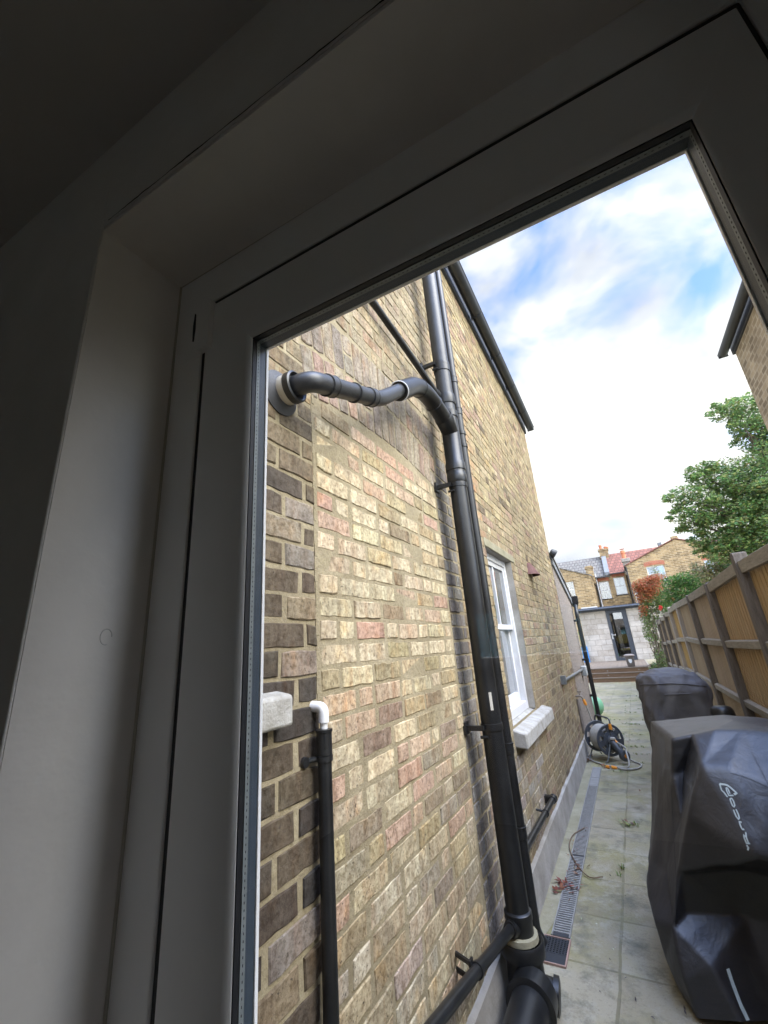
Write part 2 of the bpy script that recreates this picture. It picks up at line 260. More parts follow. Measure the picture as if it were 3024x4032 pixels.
# ------------------------------------------------------------------ mesh helpers
OFF = {}
def thing(name, label, cat, loc=(0, 0, 0), rz=0, group=None):
    o = bpy.data.objects.new(name, None); COL.objects.link(o); o.empty_display_size = .05
    o.location = loc; o.rotation_euler = (0, 0, rz); o['label'] = label; o['category'] = cat
    if group: o['group'] = group
    OFF[o.name] = Vector((0, 0, 0)) if rz else Vector(loc)
    return o
def tag(o, label, cat, group=None):
    o['label'] = label; o['category'] = cat
    if group: o['group'] = group
    return o
class MB:
    def __init__(s): s.v = []; s.f = []; s.mi = []; s.c = []; s.cur = 0; s.col = (1, 1, 1)
    def add(s, vs, fs):
        n = len(s.v); s.v += [tuple(p) for p in vs]; s.c += [s.col] * len(vs)
        s.f += [tuple(i + n for i in f) for f in fs]; s.mi += [s.cur] * len(fs); return s
    def box(s, x0, y0, z0, x1, y1, z1):
        x0, x1 = min(x0, x1), max(x0, x1); y0, y1 = min(y0, y1), max(y0, y1); z0, z1 = min(z0, z1), max(z0, z1)
        return s.add([(x0, y0, z0), (x1, y0, z0), (x1, y1, z0), (x0, y1, z0), (x0, y0, z1), (x1, y0, z1), (x1, y1, z1), (x0, y1, z1)],
                     [(3, 2, 1, 0), (4, 5, 6, 7), (0, 1, 5, 4), (1, 2, 6, 5), (2, 3, 7, 6), (3, 0, 4, 7)])
    def prism(s, pts, axis, a, b):
        # polygon in the two other axes (in cyclic order) extruded along axis from a to b
        n = len(pts)
        def P(p, h):
            return {'x': (h, p[0], p[1]), 'y': (p[0], h, p[1]), 'z': (p[0], p[1], h)}[axis]
        vs = [P(p, a) for p in pts] + [P(p, b) for p in pts]
        return s.add(vs, [tuple(range(n - 1, -1, -1)), tuple(range(n, 2 * n))] + [(i, (i + 1) % n, n + (i + 1) % n, n + i) for i in range(n)])
    def tube(s, pts, r, seg=16, cap=True, closed=False):
        pts = [Vector(p) for p in pts]; n = len(pts); rs = r if isinstance(r, (list, tuple)) else [r] * n
        T = []
        for i in range(n):
            a = pts[(i - 1) % n] if (closed or i) else pts[i]; b_ = pts[(i + 1) % n] if (closed or i < n - 1) else pts[i]
            T.append((b_ - a).normalized() if (b_ - a).length > 1e-9 else (T[-1] if T else Vector((0, 0, 1))))
        u = T[0].orthogonal().normalized(); vs = []
        for i in range(n):
            u = (u - T[i] * u.dot(T[i])).normalized(); v = T[i].cross(u)
            for k in range(seg):
                a = 2 * math.pi * k / seg; vs.append(pts[i] + (u * math.cos(a) + v * math.sin(a)) * rs[i])
        fs = []
        for i in range(n if closed else n - 1):
            j = (i + 1) % n
            for k in range(seg): fs.append((i * seg + k, i * seg + (k + 1) % seg, j * seg + (k + 1) % seg, j * seg + k))
        if cap and not closed: fs += [tuple(range(seg - 1, -1, -1)), tuple(range((n - 1) * seg, n * seg))]
        return s.add(vs, fs)
    def lathe(s, c, axis, prof, seg=28):
        # prof: (distance along axis, radius)
        ax = Vector(axis).normalized(); c = Vector(c)
        return s.tube_rings([(c + ax * d, r) for d, r in prof], ax, seg)
    def tube_rings(s, rings, ax, seg):
        u = ax.orthogonal().normalized(); v = ax.cross(u); vs = []
        for p, r in rings:
            for k in range(seg):
                a = 2 * math.pi * k / seg; vs.append(p + (u * math.cos(a) + v * math.sin(a)) * max(r, 1e-5))
        fs = [(i * seg + k, i * seg + (k + 1) % seg, (i + 1) * seg + (k + 1) % seg, (i + 1) * seg + k) for i in range(len(rings) - 1) for k in range(seg)]
        fs += [tuple(range(seg - 1, -1, -1)), tuple(range((len(rings) - 1) * seg, len(rings) * seg))]
        return s.add(vs, fs)
    def build(s, name, mats, parent=None, smooth=False, bevel=0, angle=40):
        me = bpy.data.meshes.new(name); off = OFF.get(parent.name, Vector((0, 0, 0))) if parent else Vector((0, 0, 0))
        me.from_pydata([(v[0] - off.x, v[1] - off.y, v[2] - off.z) for v in s.v], [], s.f)
        mats = mats if isinstance(mats, (list, tuple)) else [mats]
        for m_ in mats: me.materials.append(M[m_] if isinstance(m_, str) else m_)
        if len(mats) > 1: me.polygons.foreach_set('material_index', s.mi)
        if any(c_ != (1, 1, 1) for c_ in s.c):
            a = me.color_attributes.new('tint', 'FLOAT_COLOR', 'POINT'); fl = []
            for c_ in s.c: fl += [c_[0], c_[1], c_[2], 1.0]
            a.data.foreach_set('color', fl)
        if smooth:
            me.polygons.foreach_set('use_smooth', [True] * len(me.polygons))
        me.update()
        o = bpy.data.objects.new(name, me); COL.objects.link(o)
        if parent: o.parent = parent
        OFF[o.name] = off
        if smooth: 
            try: me.set_sharp_from_angle(angle=rad(angle))
            except Exception: pass
        if bevel:
            bm_ = o.modifiers.new('bevel', 'BEVEL'); bm_.width = bevel; bm_.segments = 2; bm_.limit_method = 'ANGLE'; bm_.angle_limit = rad(40)
            me.polygons.foreach_set('use_smooth', [True] * len(me.polygons)); 
            try: me.set_sharp_from_angle(angle=rad(35))
            except Exception: pass
        return o
def fillet(pts, r, n=6):
    pts = [Vector(p) for p in pts]; o = [pts[0]]
    for i in range(1, len(pts) - 1):
        a, p, b_ = pts[i - 1], pts[i], pts[i + 1]; d1 = (a - p); d2 = (b_ - p)
        k = min(r, d1.length * .49, d2.length * .49); s0 = p + d1.normalized() * k; s1 = p + d2.normalized() * k
        for j in range(n + 1):
            q = j / n; o.append(s0 * (1 - q) ** 2 + p * 2 * q * (1 - q) + s1 * q * q)
    o.append(pts[-1]); return o
def copy_tree(o, parent=None):
    c = o.copy(); COL.objects.link(c)
    if parent: c.parent = parent
    OFF[c.name] = OFF.get(o.name, Vector((0, 0, 0)))
    for ch in list(o.children): copy_tree(ch, c)
    return c

# ================================================================== SETTING: ground
g = MB(); g.add([(-14, -6, GZ), (14, -6, GZ), (14, 70, GZ), (-14, 70, GZ)], [(0, 1, 2, 3)])
o = g.build('ground', 'paving'); o['kind'] = 'structure'
s = MB(); N = 60; pts = []
for i in range(N + 1):
    y = .6 + i * (9.2 / N); pts.append((y, -.66 if y < 3.0 else -.757 + random.uniform(-.004, .004)))
vs = [(XW - .05, y, GZ + .004) for y, x in pts] + [(x if y > 3.06 and y < 6.7 else -.79 + random.uniform(-.015, .015), y, GZ + .004) for y, x in pts]
s.add(vs, [(i, N + 1 + i, N + 2 + i, i + 1) for i in range(N)])
o = s.build('concrete_strip', 'moss_concrete'); o['kind'] = 'structure'

# ================================================================== THE LONG BRICK WALL
house = thing('brick_house', 'long yellow stock brick side wall with bricked up arched opening and sash window', 'house', (XW, .5, GZ))
Y0, Y1, ZT = .50, 7.73, 3.87
IN0, IN1 = 1.135, 2.40               # bricked-up opening
ACY, ACZ, AR = 1.765, -2.26, 3.295   # arch centre and radius
def intr(y): return ACZ + math.sqrt(AR * AR - (y - ACY) ** 2)
WY0, WY1, WZ0, WZ1 = 3.45, 4.37, -.60, .78
PITCH = .0815
wall = MB(); wall.cur = 0
def brick(mb, cs, x, col, jit=.0022, inset=.0042, depth=.016):
    cs = [Vector((0, c[0], c[1])) for c in cs]; per = []
    for i in range(4):
        a, b_ = cs[i], cs[(i + 1) % 4]; e = b_ - a; n = max(1, int(e.length / .036)); nn = Vector((0, e.z, -e.y)).normalized()
        for k in range(n):
            q = k / n + (random.uniform(-.12, .12) / n if k else 0); p = a + e * q
            if k == 0: p = p + (sum(cs, Vector()) / 4 - p).normalized() * random.uniform(.001, .009)
            per.append(p + nn * random.uniform(-jit, jit))
    c = sum(per, Vector()) / len(per); n = len(per); tl = random.uniform(-.0016, .0012); tz = random.uniform(-.010, .010); ty = random.uniform(-.008, .008)
    vs = []
    for dx, k in ((-depth, 0), (-inset * .8, 0), (0, 1)):
        for p in per:
            q = p + (c - p).normalized() * inset * random.uniform(.6, 1.5) if k else p
            vs.append((x + dx + tl + (q.y - c.y) * ty + (q.z - c.z) * tz, q.y, q.z))
    fs = [(i, (i + 1) % n, n + (i + 1) % n, n + i) for i in range(n)] + [(n + i, n + (i + 1) % n, 2 * n + (i + 1) % n, 2 * n + i) for i in range(n)] + [tuple(range(2 * n, 3 * n))]
    mb.col = col; mb.add(vs, fs)
def lerp(a, b_, q): return tuple(x + (y - x) * q for x, y in zip(a, b_))
YEL = (.43, .355, .205); PALE = (.52, .445, .295); PINK = (.45, .30, .22); GREYB = (.24, .225, .205); DARK = (.056, .050, .045); BROWN = (.27, .215, .135); ORA = (.44, .29, .17)
def sm(a, b_, x): q = max(0, min(1, (x - a) / (b_ - a))); return q * q * (3 - 2 * q)
def tint(zone, y, z):
    r = random.random()
    if zone == 'infill':
        if r < .42: c = PALE
        elif r < .62: c = lerp(YEL, PALE, random.random())
        elif r < .86: c = lerp(PINK, PALE, random.uniform(0, .7))
        elif r < .96: c = lerp(YEL, BROWN, random.random() * .6)
        else: c = BROWN
        c = lerp(c, random.choice([(.30, .275, .24), YEL, BROWN, (.36, .34, .30)]), sm(-.2, -1.1, z) * random.uniform(.15, .65))
        if z < -.1 and random.random() < .09: c = lerp(c, (.12, .10, .085), .5)
    elif zone == 'pier':
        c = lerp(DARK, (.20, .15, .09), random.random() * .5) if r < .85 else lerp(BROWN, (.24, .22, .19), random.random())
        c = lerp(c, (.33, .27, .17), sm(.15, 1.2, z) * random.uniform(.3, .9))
    elif zone == 'strip':
        c = lerp((.25, .235, .21), (.15, .138, .122), random.random())
    elif zone == 'arch':
        c = lerp((.34, .29, .21), (.24, .205, .165), random.random()); 
        if r < .15: c = lerp(c, (.40, .27, .2), .6)
    else:
        c = lerp(YEL, BROWN, random.random() ** 1.6 * .8)
        if r < .12: c = lerp(PALE, YEL, random.random())
        elif r < .16: c = lerp(DARK, BROWN, .6)
        elif r < .26: c = lerp(PINK, BROWN, .5)
        if 2.95 < y < 3.2 + (3.9 - z) * .12 and z > 1.0 + random.uniform(-.2, .4): c = lerp(c, ORA, random.uniform(.4, .9))
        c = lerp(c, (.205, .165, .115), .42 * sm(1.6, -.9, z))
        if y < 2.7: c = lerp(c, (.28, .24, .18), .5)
        if 2.5 < y < 4.2 and z < -.55: c = lerp(c, (.40, .385, .36), random.uniform(.0, .75) * sm(-.5, -.85, z))
    c = vary(c, .025); k = random.uniform(.9, 1.1); return tuple(v * k for v in c)
def course(zone, z0, z1, iv, x, j, L1=.215, L2=.103, start=None):
    # alternate stretchers and headers, clipped to the allowed intervals
    for a, b_ in iv:
        y = a - random.uniform(0, .05) if start is None else start; k = j
        while y < b_:
            Lb = (L1 if k % 2 == 0 else L2) * random.uniform(.95, 1.04)
            p, q = max(a, y), min(b_, y + Lb)
            if q - p > .028:
                zj = random.uniform(-.0025, .0025); zz = random.uniform(-.0018, .0018)
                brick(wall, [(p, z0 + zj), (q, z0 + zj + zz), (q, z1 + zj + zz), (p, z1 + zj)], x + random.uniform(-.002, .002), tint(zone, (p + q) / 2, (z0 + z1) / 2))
            y += Lb + (.0105 if zone != 'infill' else .0135); k += 1
def sub(iv, a, b_):
    o = []
    for p, q in iv:
        if b_ <= p or a >= q: o.append((p, q)); continue
        if p < a: o.append((p, a))
        if q > b_: o.append((b_, q))
    return o
AO = AR + .455
ANG = [math.atan2(IN0 - .012 - ACY, AR + ACZ * 0), math.atan2(IN1 + .012 - ACY, AR)]
z = GZ + .19; j = 0
while z < ZT:
    z0, z1 = z + .0048, z + PITCH - .0052; zm = (z0 + z1) / 2
    iv = [(Y0, Y1)]
    if zm < intr(IN0) + .01: iv = sub(iv, IN0 - .004, IN1 + .004)
    elif zm < ACZ + AO:
        # hide the courses behind the arch ring
        lo, hi = None, None
        for i in range(200):
            y = .9 + i * .01; r_ = math.hypot(y - ACY, zm - ACZ); an = math.atan2(y - ACY, zm - ACZ)
            if AR - .05 < r_ < AO + .004 and ANG[0] * 1.02 < an < ANG[1] * 1.02 or (r_ <= AR and IN0 < y < IN1):
                lo = y if lo is None else lo; hi = y
        if lo is not None: iv = sub(iv, lo - .012, hi + .012)
    if WZ0 - .17 < zm < WZ0: iv = sub(iv, WY0 - .03, 4.90)
    if WZ0 <= zm < WZ1: iv = sub(iv, WY0, WY1)
    if WZ1 <= zm < WZ1 + .085: iv = sub(iv, WY0 - .02, WY1 + .15)
    for a, b_ in iv:
        for p, q, zn in ((Y0, IN0, 'pier'), (IN0, 2.66, 'strip' if zm < intr(IN0) + .3 else 'wall'), (2.66, Y1, 'wall')):
            aa, bb = max(a, p), min(b_, q)
            if zn == 'pier' and zm > .93 and bb > aa: zn = 'wall' if zm > 1.25 else 'pier'
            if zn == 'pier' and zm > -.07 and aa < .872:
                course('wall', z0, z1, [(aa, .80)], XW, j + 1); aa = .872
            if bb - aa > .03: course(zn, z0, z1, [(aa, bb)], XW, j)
    z += PITCH; j += 1
# the infill, courses of its own
z = GZ + .03; j = 0
while z < 1.03:
    z0, z1 = z, z + .0645; top = min(intr(IN0), intr(IN1))
    a, b_ = IN0 + .012, IN1 - .006
    if z1 > top:
        ys = [IN0 + .02 + i * .01 for i in range(125)]; ok = [y for y in ys if intr(y) > z1 + .006]
        if len(ok) < 10: break
        a, b_ = ok[0], ok[-1]
    course('infill', z0, z1, [(a, b_)], XW - .001, 0, .213, .216 if j % 3 else .10, start=a - (0 if j % 2 == 0 else .105)); z += .0785; j += 1
# the arch: two rings of bricks on end
def ring_pt(r, an): return (ACY + r * math.sin(an), ACZ + r * math.cos(an))
for r0, r1, ph in ((AR + .004, AR + .226, 0), (AR + .238, AR + .455, .5)):
    da = .0765 / AR; an = ANG[0] + ph * da * .5
    while an < ANG[1]:
        sp = random.choice([0, 0, 0, 1])
        segs = [(r0, r1)] if not sp else [(r0, (r0 + r1) / 2 - .005), ((r0 + r1) / 2 + .005, r1)]
        for a_, b_ in segs:
            h = da * .5 - .0045 / AR
            brick(wall, [ring_pt(a_, an - h), ring_pt(a_, an + h), ring_pt(b_, an + h), ring_pt(b_, an - h)], XW, tint('arch', 0, 0))
        an += da * random.uniform(.97, 1.03)
# mortar bed behind the bricks, with the window opening left free
wall.col = (.3, .3, .3); wall.cur = 1; XM = XW - .0040
def sheet(ya, yb, za, zb): wall.add([(XM, ya, za), (XM, yb, za), (XM, yb, zb), (XM, ya, zb)], [(0, 1, 2, 3)])
sheet(Y0, WY0, GZ, ZT); sheet(WY1, Y1, GZ, ZT); sheet(WY0, WY1, GZ, WZ0); sheet(WY0, WY1, WZ1, ZT)
# pale smear of mortar down the edge of the infill and the sandy joint by the pier
for k in range(60):
    z = GZ + .2 + k * .044
    if z < .97:
        d = random.uniform(.004, .010); wall.box(XM - .002, IN0 - d, z, XW - .0012 + random.uniform(-.0018, .001), IN0 + d, z + .0434)
    if -.06 < z < 1.0: wall.box(XM - .002, .80, z, XW - .0005 + random.uniform(-.002, .002), .868 + random.uniform(-.006, .004), z + .0432)
# far end of the wall and its thickness
wall.add([(XM, Y1, GZ), (XM - .5, Y1, GZ), (XM - .5, Y1, ZT), (XM, Y1, ZT)], [(0, 1, 2, 3)])
wall.build('brickwork', ['brick', 'mortar'], house)
pl = MB(); n = 70
for i in range(n):
    y0 = .6 + i * (7.13 / n); y1 = y0 + 7.13 / n; h0, h1 = [GZ + .215 + .009 * noise.noise(Vector((yy * 2.1, 3, 1))) + .004 * noise.noise(Vector((yy * 9, 1, 1))) for yy in (y0, y1)]
    x = XW + .024; pl.add([(x + .01, y0, GZ), (x + .01, y1, GZ), (x, y1, h1), (x, y0, h0), (XW - .02, y1, h1 + .012), (XW - .02, y0, h0 + .012)], [(0, 1, 2, 3), (3, 2, 4, 5)])
pl.build('plinth', 'concrete', house, smooth=True)
# eaves: fascia, soffit, gutter, roof slope
b_ = MB(); b_.box(XW - .03, Y0 - 1, 3.79, XW + .028, Y1 + .03, 4.0); b_.build('fascia', 'fascia', house, bevel=.004)
gt = MB(); GX, GZc, Gr = XW + .112, 3.905, .066
prof = [(GX + Gr * math.cos(a), GZc + Gr * math.sin(a)) for a in [math.pi + i * math.pi / 12 for i in range(13)]] + [(GX + (Gr - .004) * math.cos(a), GZc + (Gr - .004) * math.sin(a)) for a in [2 * math.pi - i * math.pi / 12 for i in range(13)]]
gt.prism([(p[1], p[0]) for p in prof], 'y', Y0 - 1, Y1 + .03) if False else None
vs = [(p[0], Y0 - 1, p[1]) for p in prof] + [(p[0], Y1 + .06, p[1]) for p in prof]; n = len(prof)
gt.add(vs, [(i, (i + 1) % n, n + (i + 1) % n, n + i) for i in range(n)] + [tuple(range(n)), tuple(range(2 * n - 1, n - 1, -1))])
gt.tube([(GX + .067, Y0 - 1, GZc), (GX + .067, Y1 + .06, GZc)], .006, 8)
gt.box(GX - .06, Y1 + .055, GZc - .066, GX + .06, Y1 + .062, GZc)
for yy in (1.6, 2.5, 3.4, 4.3, 5.2, 6.1, 7.0): gt.box(GX - .07, yy, GZc - .07, GX - .058, yy + .03, GZc + .01); gt.tube([(GX + (Gr + .003) * math.cos(a), yy, GZc + (Gr + .003) * math.sin(a)) for a in [math.pi + i * math.pi / 8 for i in range(9)]], .006, 6)
gt.build('gutter', 'fascia', house, smooth=True)
r = MB(); r.add([(XW + .06, Y0 - 1, 4.01), (XW + .06, Y1 + .05, 4.01), (-4.5, Y1 + .05, 6.2), (-4.5, Y0 - 1, 6.2), (XW + .06, Y0 - 1, 4.04), (XW + .06, Y1 + .05, 4.04), (-4.5, Y1 + .05, 6.23), (-4.5, Y0 - 1, 6.23)], [(0, 1, 2, 3), (7, 6, 5, 4), (0, 4, 5, 1), (1, 5, 6, 2)])
r.build('roof', 'slate_tile', house)
# sash window in the wall
win = MB(); XF = -.945
def yz_ring(mb, xa, xb, o_, i_):
    (a0, c0, a1, c1), (p0, q0, p1, q1) = o_, i_
    mb.box(xa, a0, c0, xb, p0, c1); mb.box(xa, p1, c0, xb, a1, c1); mb.box(xa, p0, c0, xb, p1, q0); mb.box(xa, p0, q1, xb, p1, c1)
yz_ring(win, XF - .09, XF, (WY0, WZ0, WY1, WZ1), (WY0 + .055, WZ0 + .07, WY1 - .055, WZ1 - .06))
wf = win.build('window', 'white_paint', house, bevel=.004)
u = MB(); MR = .105; yz_ring(u, XF - .045, XF - .012, (WY0 + .057, MR, WY1 - .057, WZ1 - .062), (WY0 + .105, MR + .045, WY1 - .105, WZ1 - .105)); u.box(XF - .04, 3.885, MR + .046, XF - .016, 3.91, WZ1 - .106)
u.build('upper_sash', 'white_paint', wf, bevel=.003)
u = MB(); yz_ring(u, XF - .082, XF - .05, (WY0 + .057, WZ0 + .072, WY1 - .057, MR + .045), (WY0 + .105, WZ0 + .15, WY1 - .105, MR - .0)); 
u.build('lower_sash', 'white_paint', wf, bevel=.003)
u = MB(); u.box(XF - .034, WY0 + .10, MR + .04, XF - .030, WY1 - .10, WZ1 - .10); u.box(XF - .072, WY0 + .10, WZ0 + .14, XF - .068, WY1 - .10, MR + .01); u.build('pane', 'window_glass', wf)
u = MB(); 
for i in range(60):
    y0 = WY0 + .08 + i * .0127; 
    u.add([(XF - .16 + .012 * math.sin(i * 1.1), y0, WZ0), (XF - .16 + .012 * math.sin((i + 1) * 1.1), y0 + .0127, WZ0), (XF - .16 + .012 * math.sin((i + 1) * 1.1), y0 + .0127, .1), (XF - .16 + .012 * math.sin(i * 1.1), y0, .1)], [(0, 1, 2, 3)])
u.build('curtain', 'curtain', wf, smooth=True)
u = MB(); u.box(XF - .9, WY0 - .3, WZ0 - .2, XF - .88, WY1 + .3, WZ1 + .3); u.box(XF - .9, WY0 - .3, WZ0 - .22, XF - .1, WY0 - .28, WZ1 + .3); u.box(XF - .9, WY1 + .28, WZ0 - .22, XF - .1, WY1 + .3, WZ1 + .3); u.box(XF - .9, WY0 - .28, WZ1 + .28, XF - .1, WY1 + .28, WZ1 + .3); u.build('room_behind', 'dark_void', wf)
rv = MB(); rv.box(XF - .09, WY1 - .001, WZ0, XW - .004, WY1 + .012, WZ1); rv.box(XF - .09, WY0 - .012, WZ0, XW - .004, WY0 + .001, WZ1); rv.box(XF - .09, WY0, WZ1 - .001, XW - .004, WY1, WZ1 + .012); rv.build('window_reveal', 'concrete', wf)
l_ = MB(); l_.box(XW - .05, WY0 - .02, WZ1 + .002, XW + .004, WY1 + .15, WZ1 + .078); l_.build('lintel', 'moss_concrete', house, bevel=.006)
l_ = MB(); l_.prism([(XF - .02, WZ0 + .012), (XF - .02, WZ0 - .12), (XW + .085, WZ0 - .165), (XW + .095, WZ0 - .16), (XW + .095, WZ0 - .05), (XW + .085, WZ0 - .04)], 'y', WY0 - .025, 4.885) if False else None
pr = [(XF - .02, WZ0 + .004), (XF - .02, WZ0 - .13), (XW + .088, WZ0 - .15), (XW + .088, WZ0 - .045)]
vs = [(p[0], WY0 - .025, p[1]) for p in pr] + [(p[0], 4.70, p[1]) for p in pr]
l_.add(vs, [(0, 1, 2, 3), (7, 6, 5, 4), (0, 4, 5, 1), (1, 5, 6, 2), (2, 6, 7, 3), (3, 7, 4, 0)]); l_.build('window_sill', 'stone', house, bevel=.012)
# stump of another stone sill by the dark pier
l_ = MB(); pr = [(XW - .05, -.075), (XW - .05, -.16), (XW + .052, -.172), (XW + .052, -.092)]
vs = [(p[0], .50, p[1]) for p in pr] + [(p[0], .955, p[1]) for p in pr]
l_.add(vs, [(0, 1, 2, 3), (7, 6, 5, 4), (0, 4, 5, 1), (1, 5, 6, 2), (2, 6, 7, 3), (3, 7, 4, 0)]); l_.build('stone_sill', 'stone', house, bevel=.01)
# clay vent hood and a black flood light under the end of the eaves
v = MB(); yc, zc, n = 5.38, .75, 12; prof = []
for i in range(n + 1):
    a = math.pi * i / n; prof.append((XW + .0 + .115 * math.sin(a) ** .8, yc - .15 * math.cos(a)))
top = [(XW + (p[0] - XW) * .25, yc + (p[1] - yc) * .5, zc + .15) for p in prof]; bot = [(p[0], p[1], zc) for p in prof]; m_ = len(prof)
v.add([*bot, *top, *[(XW + (p[0] - XW) * .88, yc + (p[1] - yc) * .88, zc) for p in prof]], [(i, i + 1, m_ + i + 1, m_ + i) for i in range(m_ - 1)] + [(2 * m_ + i, 2 * m_ + i + 1, i + 1, i) for i in range(m_ - 1)] + [tuple(range(m_, 2 * m_))])
v.build('vent_hood', 'terracotta', house, smooth=True)

fl = thing('flood_light', 'small black flood light at the far top corner of the long brick wall', 'light', (XW, 7.69, 1.31))
v = MB(); v.box(XW - .02, 7.66, 1.30, XW + .03, 7.72, 1.36); v.build('bracket', 'fascia', fl, bevel=.004)
v = MB(); v.lathe((XW + .06, 7.70, 1.40), (.5, .2, -.4), [(-.05, .04), (-.04, .065), (.04, .075), (.05, .07)], 16); v.build('lamp_head', 'fascia', fl, smooth=True)

# ================================================================== PEBBLEDASH LEAN-TO
ext = thing('lean_to', 'pebbledashed lean-to extension with sloping roof edge beyond the brick wall', 'extension', (XW, 8.7, GZ))
EY1, EZ0, EZ1 = 9.80, 1.34, .74
v = MB(); v.add([(XW, Y1 + .002, GZ), (XW, EY1, GZ), (XW, EY1, EZ1), (XW, Y1 + .002, EZ0), (-3.2, Y1 + .002, GZ), (-3.2, EY1, GZ), (-3.2, EY1, EZ1), (-3.2, Y1 + .002, EZ0)], [(0, 1, 2, 3), (1, 5, 6, 2), (3, 2, 6, 7), (7, 6, 5, 4)]); v.build('wall', 'pebbledash', ext)
v = MB(); dz = (EZ1 - EZ0) / (EY1 - Y1)
for (xa, xb, z0, z1) in ((-3.3, XW + .05, .0, .05),):
    v.add([(xa, Y1 + .01, EZ0 + z0), (xb, Y1 + .01, EZ0 + z0), (xb, EY1 + .1, EZ1 + z0 + dz * .1), (xa, EY1 + .1, EZ1 + z0 + dz * .1), (xa, Y1 + .01, EZ0 + z1), (xb, Y1 + .01, EZ0 + z1), (xb, EY1 + .1, EZ1 + z1 + dz * .1), (xa, EY1 + .1, EZ1 + z1 + dz * .1)],
          [(3, 2, 1, 0), (4, 5, 6, 7), (0, 1, 5, 4), (1, 2, 6, 5), (2, 3, 7, 6), (3, 0, 4, 7)])
v.build('roof', 'slate_tile', ext)
v = MB(); v.add([(XW + .004, Y1 + .02, EZ0 - .13), (XW + .03, Y1 + .02, EZ0 - .13), (XW + .03, EY1 + .08, EZ1 - .15), (XW + .004, EY1 + .08, EZ1 - .15), (XW + .004, Y1 + .02, EZ0 - .003), (XW + .03, Y1 + .02, EZ0 - .003), (XW + .03, EY1 + .08, EZ1 - .025), (XW + .004, EY1 + .08, EZ1 - .025)], [(3, 2, 1, 0), (4, 5, 6, 7), (0, 1, 5, 4), (1, 2, 6, 5), (2, 3, 7, 6), (3, 0, 4, 7)]); v.build('bargeboard', 'lead', ext)
v = MB(); v.box(-3.2, EY1 + .02, EZ1 - .10, XW + .02, EY1 + .13, EZ1 - .03); v.build('gutter', 'fascia', ext, bevel=.01)
dp = thing('downpipe', 'black downpipe with hopper on the corner of the pebbledash lean-to', 'downpipe', (-.80, 9.55, GZ))
v = MB(); v.tube(fillet([(-.80, 9.72, .62), (-.80, 9.55, .45), (-.80, 9.55, GZ + .05), (-.76, 9.50, GZ + .02)], .08), .038, 14); v.build('pipe', 'black_pvc', dp, smooth=True)
v = MB(); v.tube([(-.80, 9.74, .58), (-.80, 9.74, .66), (-.80, 9.74, .80)], [.045, .085, .095], 4); v.build('hopper', 'black_pvc', dp)
for zz in (.30, -.45, -1.1):
    v = MB(); v.box(XW - .01, 9.50, zz - .02, -.79, 9.60, zz + .02); v.lathe((-.80, 9.55, zz), (0, 0, 1), [(-.02, .043), (.02, .043)], 14); v.build('bracket', 'black_pvc', dp)

# ================================================================== PIPES ON THE WALL
st = thing('soil_stack', 'thick black soil stack running up the wall with collars and brackets', 'soil pipe', (-.75, 2.475, GZ))
v = MB(); v.tube([(-.75, 2.475, GZ + .22), (-.75, 2.475, 1.19)], .055, 28); v.build('lower_pipe', 'black_pvc', st, smooth=True)
v = MB(); v.tube([(-.75, 2.475, 1.53), (-.75, 2.475, 5.2)], .055, 28); v.build('upper_pipe', 'grey_pvc', st, smooth=True)
def collar(z, r=.063, h=.05, x=-.75, y=2.475): 
    return [(z - h, r - .004), (z - h + .006, r), (z - .012, r), (z - .010, r + .004), (z - .002, r + .004), (z, r - .001)]
v = MB(); v.lathe((-.75, 2.475, 0), (0, 0, 1), [(1.00, .0605), (1.005, .064), (1.06, .064), (1.065, .061), (1.085, .061), (1.09, .0655), (1.14, .0655), (1.15, .060), (1.48, .060), (1.485, .0655), (1.53, .0655), (1.537, .058)], 28)
v.tube([(-.748, 2.475, 1.37), (-.746, 2.40, 1.415), (-.745, 2.345, 1.437), (-.745, 2.34, 1.439)], [.056, .060, .0615, .058], 24); v.build('branch_fitting', 'black_pvc', st, smooth=True)
for zz in (1.92, .985, -.43, 3.2):
    v = MB(); v.lathe((-.75, 2.475, zz), (0, 0, 1), [(-.017, .0555), (-.016, .0595), (.0, .0605), (.016, .0595), (.017, .0555)], 28)
    v.box(XW - .01, 2.40, zz - .012, -.775, 2.425, zz + .012); v.box(XW - .012, 2.385, zz - .03, XW + .012, 2.44, zz + .03)
    v.tube([(-.80, 2.415, zz - .045), (-.76, 2.415, zz - .045)], .008, 8); v.build('bracket', 'black_pvc', st, smooth=True)
v = MB(); v.lathe((-.75, 2.475, 0), (0, 0, 1), [(1.86, .0557), (1.862, .060), (1.905, .060), (1.91, .0557)], 28); v.build('joint_ring', 'black_pvc', st, smooth=True)
v = MB(); v.lathe((-.75, 2.475, 0), (0, 0, 1), [(-1.345, .0565), (-1.34, .062), (-1.27, .062), (-1.262, .0655), (-1.235, .0655), (-1.228, .057)], 28)
v.tube([(-.758, 2.45, -1.29), (-.775, 2.40, -1.277)], [.036, .034], 16); v.tube([(-.772, 2.41, -1.28), (-.776, 2.39, -1.276)], .031, 16); v.build('boss_connector', 'black_pvc', st, smooth=True)
v = MB(); v.add([(-.6935, 2.455, -.25), (-.693, 2.475, -.25), (-.693, 2.475, -.33), (-.6935, 2.455, -.33)], [(0, 1, 2, 3)]) if False else None
v = MB(); R_ = .0553; an = [rad(-62), rad(-50)]
pts = [(-.75 + R_ * math.cos(a), 2.475 + R_ * math.sin(a)) for a in (rad(-66), rad(-58), rad(-50))]
